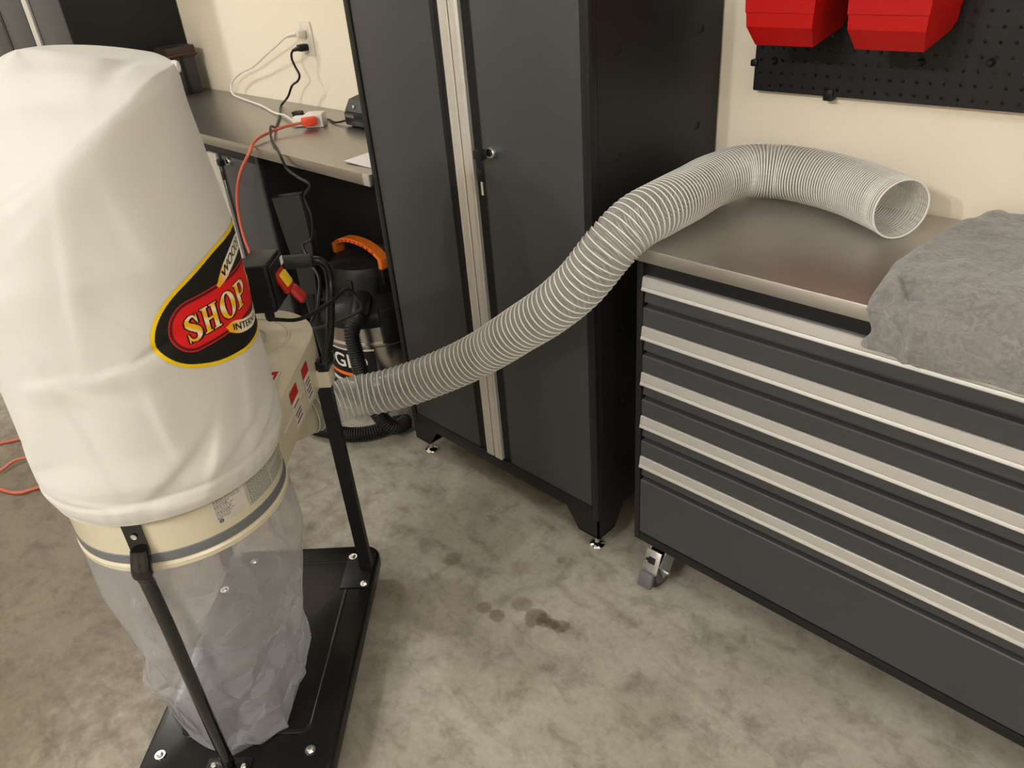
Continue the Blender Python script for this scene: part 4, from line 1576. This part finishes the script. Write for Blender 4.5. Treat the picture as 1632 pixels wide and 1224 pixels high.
    for x, y, z, hw, ht in Z:
        rs.append([(x + hw * sx * 0.80 + ht * sy * 0.5, y + hw * sx * 0.55 - ht * sy * 0.85, z + hw * sx * 0.10) for sx, sy in ((1, .8), (.92, 1), (-.92, 1), (-1, .8), (-1, -.8), (-.92, -1), (.92, -1), (1, -.8))])
    inn = []
    for k, (x, y, z, hw, ht) in enumerate(Z[::-1][:2]):
        hw, ht = hw * 0.86, ht * 0.72
        inn.append([(x + hw * sx * 0.80 + ht * sy * 0.5, y + hw * sx * 0.55 - ht * sy * 0.85, z + hw * sx * 0.10) for sx, sy in ((1, .8), (.92, 1), (-.92, 1), (-1, .8), (-1, -.8), (-.92, -1), (.92, -1), (1, -.8))])
    MB().rings(rs + inn).build('floor_nozzle', M['bplastic'], t, angle=40)
    MB().tube([(-0.046, -0.186, 0.20), (-0.056, -0.190, 0.32), (-0.065, -0.190, 0.45)], 0.024, 16).build('nozzle_tube', M['bplastic'], t)
    return t


vacuum()

# ------------------------------------------------------------------ outlet, cords and things on the bench
ZB = 0.919
t = thing('wall_outlet', 'beige duplex wall outlet above the workbench', 'outlet', (-0.952, 0.0, 1.159))
MB().box(-0.036, 0.036, -0.006, 0.0, -0.058, 0.058, 0.003).build('cover_plate', M['plate'], t)
for dz in (0.021, -0.027):
    MB().box(-0.0165, 0.0165, -0.0085, -0.005, dz - 0.014, dz + 0.014, 0.003).build('receptacle', M['white_p'], t)

# black power cord of the collector
t = thing('mains_lead', 'black cord from the outlet over the bench edge to the switch box', 'cord', (-0.955, -0.009, 1.132))
o0 = Vector((0.955, 0.009, -1.132))
sb = dc_world(-0.297, 0.120, 0.834)
path = [(-0.955, -0.040, 1.131), (-0.985, -0.055, 1.122), (-1.000, -0.055, 1.098), (-0.994, -0.052, 1.070), (-0.970, -0.055, 1.042), (-0.985, -0.058, 1.020), (-1.030, -0.060, 1.000),
        (-1.060, -0.070, 0.960), (-1.110, -0.080, 0.9235), (-1.000, -0.150, 0.9235), (-0.885, -0.225, 0.9240), (-0.780, -0.300, 0.925), (-0.680, -0.370, 0.952), (-0.580, -0.430, 0.934), (-0.490, -0.465, 0.924),
        (-0.435, -0.490, 0.918), (-0.400, -0.496, 0.885), (-0.330, -0.505, 0.872), (-0.262, -0.510, 0.860), (-0.290, -0.520, 0.822), (-0.265, -0.525, 0.765), (-0.282, -0.530, 0.700), (-0.335, -0.535, 0.668),
        (-0.270, -0.560, 0.635), (-0.165, -0.600, 0.622), (-0.06, -0.680, 0.595), (0.03, -0.760, 0.585)]
q1 = dc_world(-0.50, 0.23, 0.800)
q2 = dc_world(-0.43, 0.205, 0.802)
q3 = dc_world(-0.35, 0.160, 0.806)
path = path + [dc_world(-0.60, 0.22, 0.70), q1, q2, q3, sb]
MB().tube([p + o0 for p in crom(path, 10)], 0.0042, 8).build('cable', M['bplastic'], t)
p = MB()
p.box(-0.016, 0.014, -0.036, -0.001, -0.012, 0.012, 0.005)
p.tube([(0, -0.030, 0), (-0.018, -0.040, -0.004), (-0.030, -0.046, -0.008)], [0.009, 0.007, 0.0045], 12)
p.build('plug', M['bplastic'], t)

# white tap with its cord
t = thing('power_tap', 'white three-way power tap and pale cord lying on the bench', 'power tap', (-0.665, -0.200, ZB))
o0 = Vector((0.665, 0.200, -ZB))
mt = Matrix.Rotation(rad(40), 4, 'Z')
MB().box(-0.040, 0.026, -0.026, 0.030, 0.0, 0.046, 0.006, mtx=mt).build('body', M['white_p'], t)
MB().box(-0.090, -0.038, -0.006, 0.028, 0.002, 0.036, 0.008, mtx=mt).build('strain_relief', M['white_p'], t)
path = [(-0.957, -0.045, 1.182), (-1.000, -0.060, 1.172), (-1.080, -0.058, 1.140), (-1.200, -0.048, 1.098), (-1.330, -0.040, 1.050), (-1.470, -0.036, 1.012), (-1.560, -0.038, 0.968), (-1.545, -0.052, 0.930), (-1.420, -0.075, 0.9235),
        (-1.200, -0.115, 0.9235), (-1.02, -0.165, 0.9245), (-0.90, -0.190, 0.930), (-0.79, -0.275, 0.935)]
path[-1] = (-0.742, -0.247, 0.937)
MB().tube([p_ + o0 for p_ in crom(path, 12)], 0.0042, 8).build('cable', M['white_p'], t)
p = MB()
p.box(-0.974, -0.938, -0.045, -0.010, 1.166, 1.192, 0.007)
p.tube([(-0.957, -0.038, 1.181), (-0.985, -0.054, 1.177), (-1.000, -0.060, 1.172)], [0.010, 0.008, 0.005], 12)
p.v = [(Vector(v) + o0)[:] for v in p.v]
p.build('plug', M['plate'], t)

# coral extension cord
t = thing('extension_cord', 'coral red extension cord from the tap down to loops on the floor', 'cord', (-0.668, -0.24, ZB))
o0 = Vector((0.668, 0.24, -ZB))
path = [(-0.655, -0.272, 0.945), (-0.664, -0.33, 0.945), (-0.662, -0.40, 0.938), (-0.628, -0.465, 0.932), (-0.612, -0.500, 0.905), (-0.655, -0.520, 0.850), (-0.700, -0.530, 0.780), (-0.715, -0.540, 0.700), (-0.700, -0.550, 0.620), (-0.660, -0.560, 0.540),
        (-0.60, -0.60, 0.40), (-0.55, -0.68, 0.22), (-0.55, -0.80, 0.06), (-0.60, -0.95, 0.006), (-0.72, -1.20, 0.006), (-0.824, -1.394, 0.006), (-0.851, -1.453, 0.006), (-0.925, -1.489, 0.006), (-1.05, -1.52, 0.006),
        (-1.14, -1.50, 0.006), (-1.12, -1.47, 0.007), (-1.036, -1.459, 0.010), (-1.048, -1.406, 0.014), (-1.039, -1.362, 0.010), (-1.02, -1.27, 0.006), (-1.08, -1.20, 0.006), (-1.17, -1.26, 0.006), (-1.201, -1.347, 0.006), (-1.231, -1.406, 0.006), (-1.30, -1.55, 0.006), (-1.45, -1.75, 0.006)]
MB().tube([p_ + o0 for p_ in crom(path, 12)], 0.0052, 8).build('cable', M['redcord'], t)
mt = Matrix.Translation((0.025, 0.012, 0.026)) @ Matrix.Rotation(rad(62), 4, 'Z')
MB().box(-0.042, 0.010, -0.015, 0.015, -0.014, 0.014, 0.006, mtx=mt).build('plug', M['redplug'], t)

# charger half hidden by the locker
t = thing('battery_charger', 'small black battery charger on the bench, half hidden by the locker', 'charger', (-0.49, -0.10, ZB))
b = MB().box(-0.080, 0.080, -0.055, 0.055, 0.004, 0.050, 0.008)
b.add([(-0.076, -0.050, 0.050), (0.076, -0.050, 0.050), (0.076, 0.050, 0.050), (-0.076, 0.050, 0.050), (-0.070, -0.030, 0.085), (0.070, -0.030, 0.085), (0.070, 0.045, 0.098), (-0.070, 0.045, 0.098)],
      [(0, 1, 5, 4), (1, 2, 6, 5), (2, 3, 7, 6), (3, 0, 4, 7), (4, 5, 6, 7), (3, 2, 1, 0)])
b.box(-0.06, 0.06, -0.04, 0.04, 0.0, 0.005)
co = b.build('case', M['bplastic'], t)
MB().box(-0.070, -0.02, -0.0565, -0.054, 0.032, 0.042).build('badge', M['grey_p'], co)
MB().lathe([(0.0, -0.003), (0.0045, -0.003), (0.005, 0.0)], 12, 'Y', (-0.030, -0.043, 0.066), cap=False).build('lamp_lens', M['white_p'], co)
o0 = Vector((0.49, 0.10, -ZB))
MB().tube([p_ + o0 for p_ in crom([(-0.568, -0.12, 0.940), (-0.60, -0.145, 0.930), (-0.640, -0.150, 0.924), (-0.700, -0.135, 0.924), (-0.80, -0.14, 0.93), (-0.82, -0.20, 0.948), (-0.775, -0.215, 0.952)], 10)], 0.0035, 8).build('cable', M['bplastic'], t)
mt = Matrix.Translation(Vector((-0.757, -0.212, 0.952)) + o0) @ Matrix.Rotation(rad(35), 4, 'Z')
MB().box(-0.022, 0.014, -0.012, 0.012, -0.012, 0.012, 0.004, mtx=mt).build('plug', M['bplastic'], t)

# paper
pp = MB()
sh = []
for i in range(9):
    e = i / 8
    sh.append([(-0.085 + 0.16 * e, -0.045 + 0.01 * e, 0.0012 + 0.006 * (1 - e) ** 2), (-0.105 + 0.16 * e, 0.055, 0.0012 + 0.003 * (1 - e) ** 2)])
pp.rings(sh, closed=False)
o = pp.build('paper_sheet', M['paper'], None, loc=(-0.085, -0.395, ZB))
tag(o, 'white paper sheet at the worktop edge beside the tall locker', 'paper')

# case at the far end of the bench
t = thing('power_tool_case', 'dark upright case with a brown strap at the far end of the bench', 'case', (-1.86, -0.115, ZB))
MB().box(-0.055, 0.055, -0.060, 0.060, 0.0, 0.165, 0.006).build('body', M['dkgrey'], t)
MB().box(0.040, 0.062, -0.010, 0.004, 0.0, 0.17, 0.004).build('spine', M['bplastic'], t)
MB().box(-0.065, 0.062, -0.066, 0.066, 0.150, 0.196, 0.006).build('cap', M['brown'], t)
MB().tube(crom([(-0.07, -0.069, 0.150), (0.0, -0.072, 0.148), (0.066, -0.066, 0.160), (0.072, 0.0, 0.165), (0.066, 0.066, 0.16)], 8), 0.003, 8).build('strap', M['strap'], t)
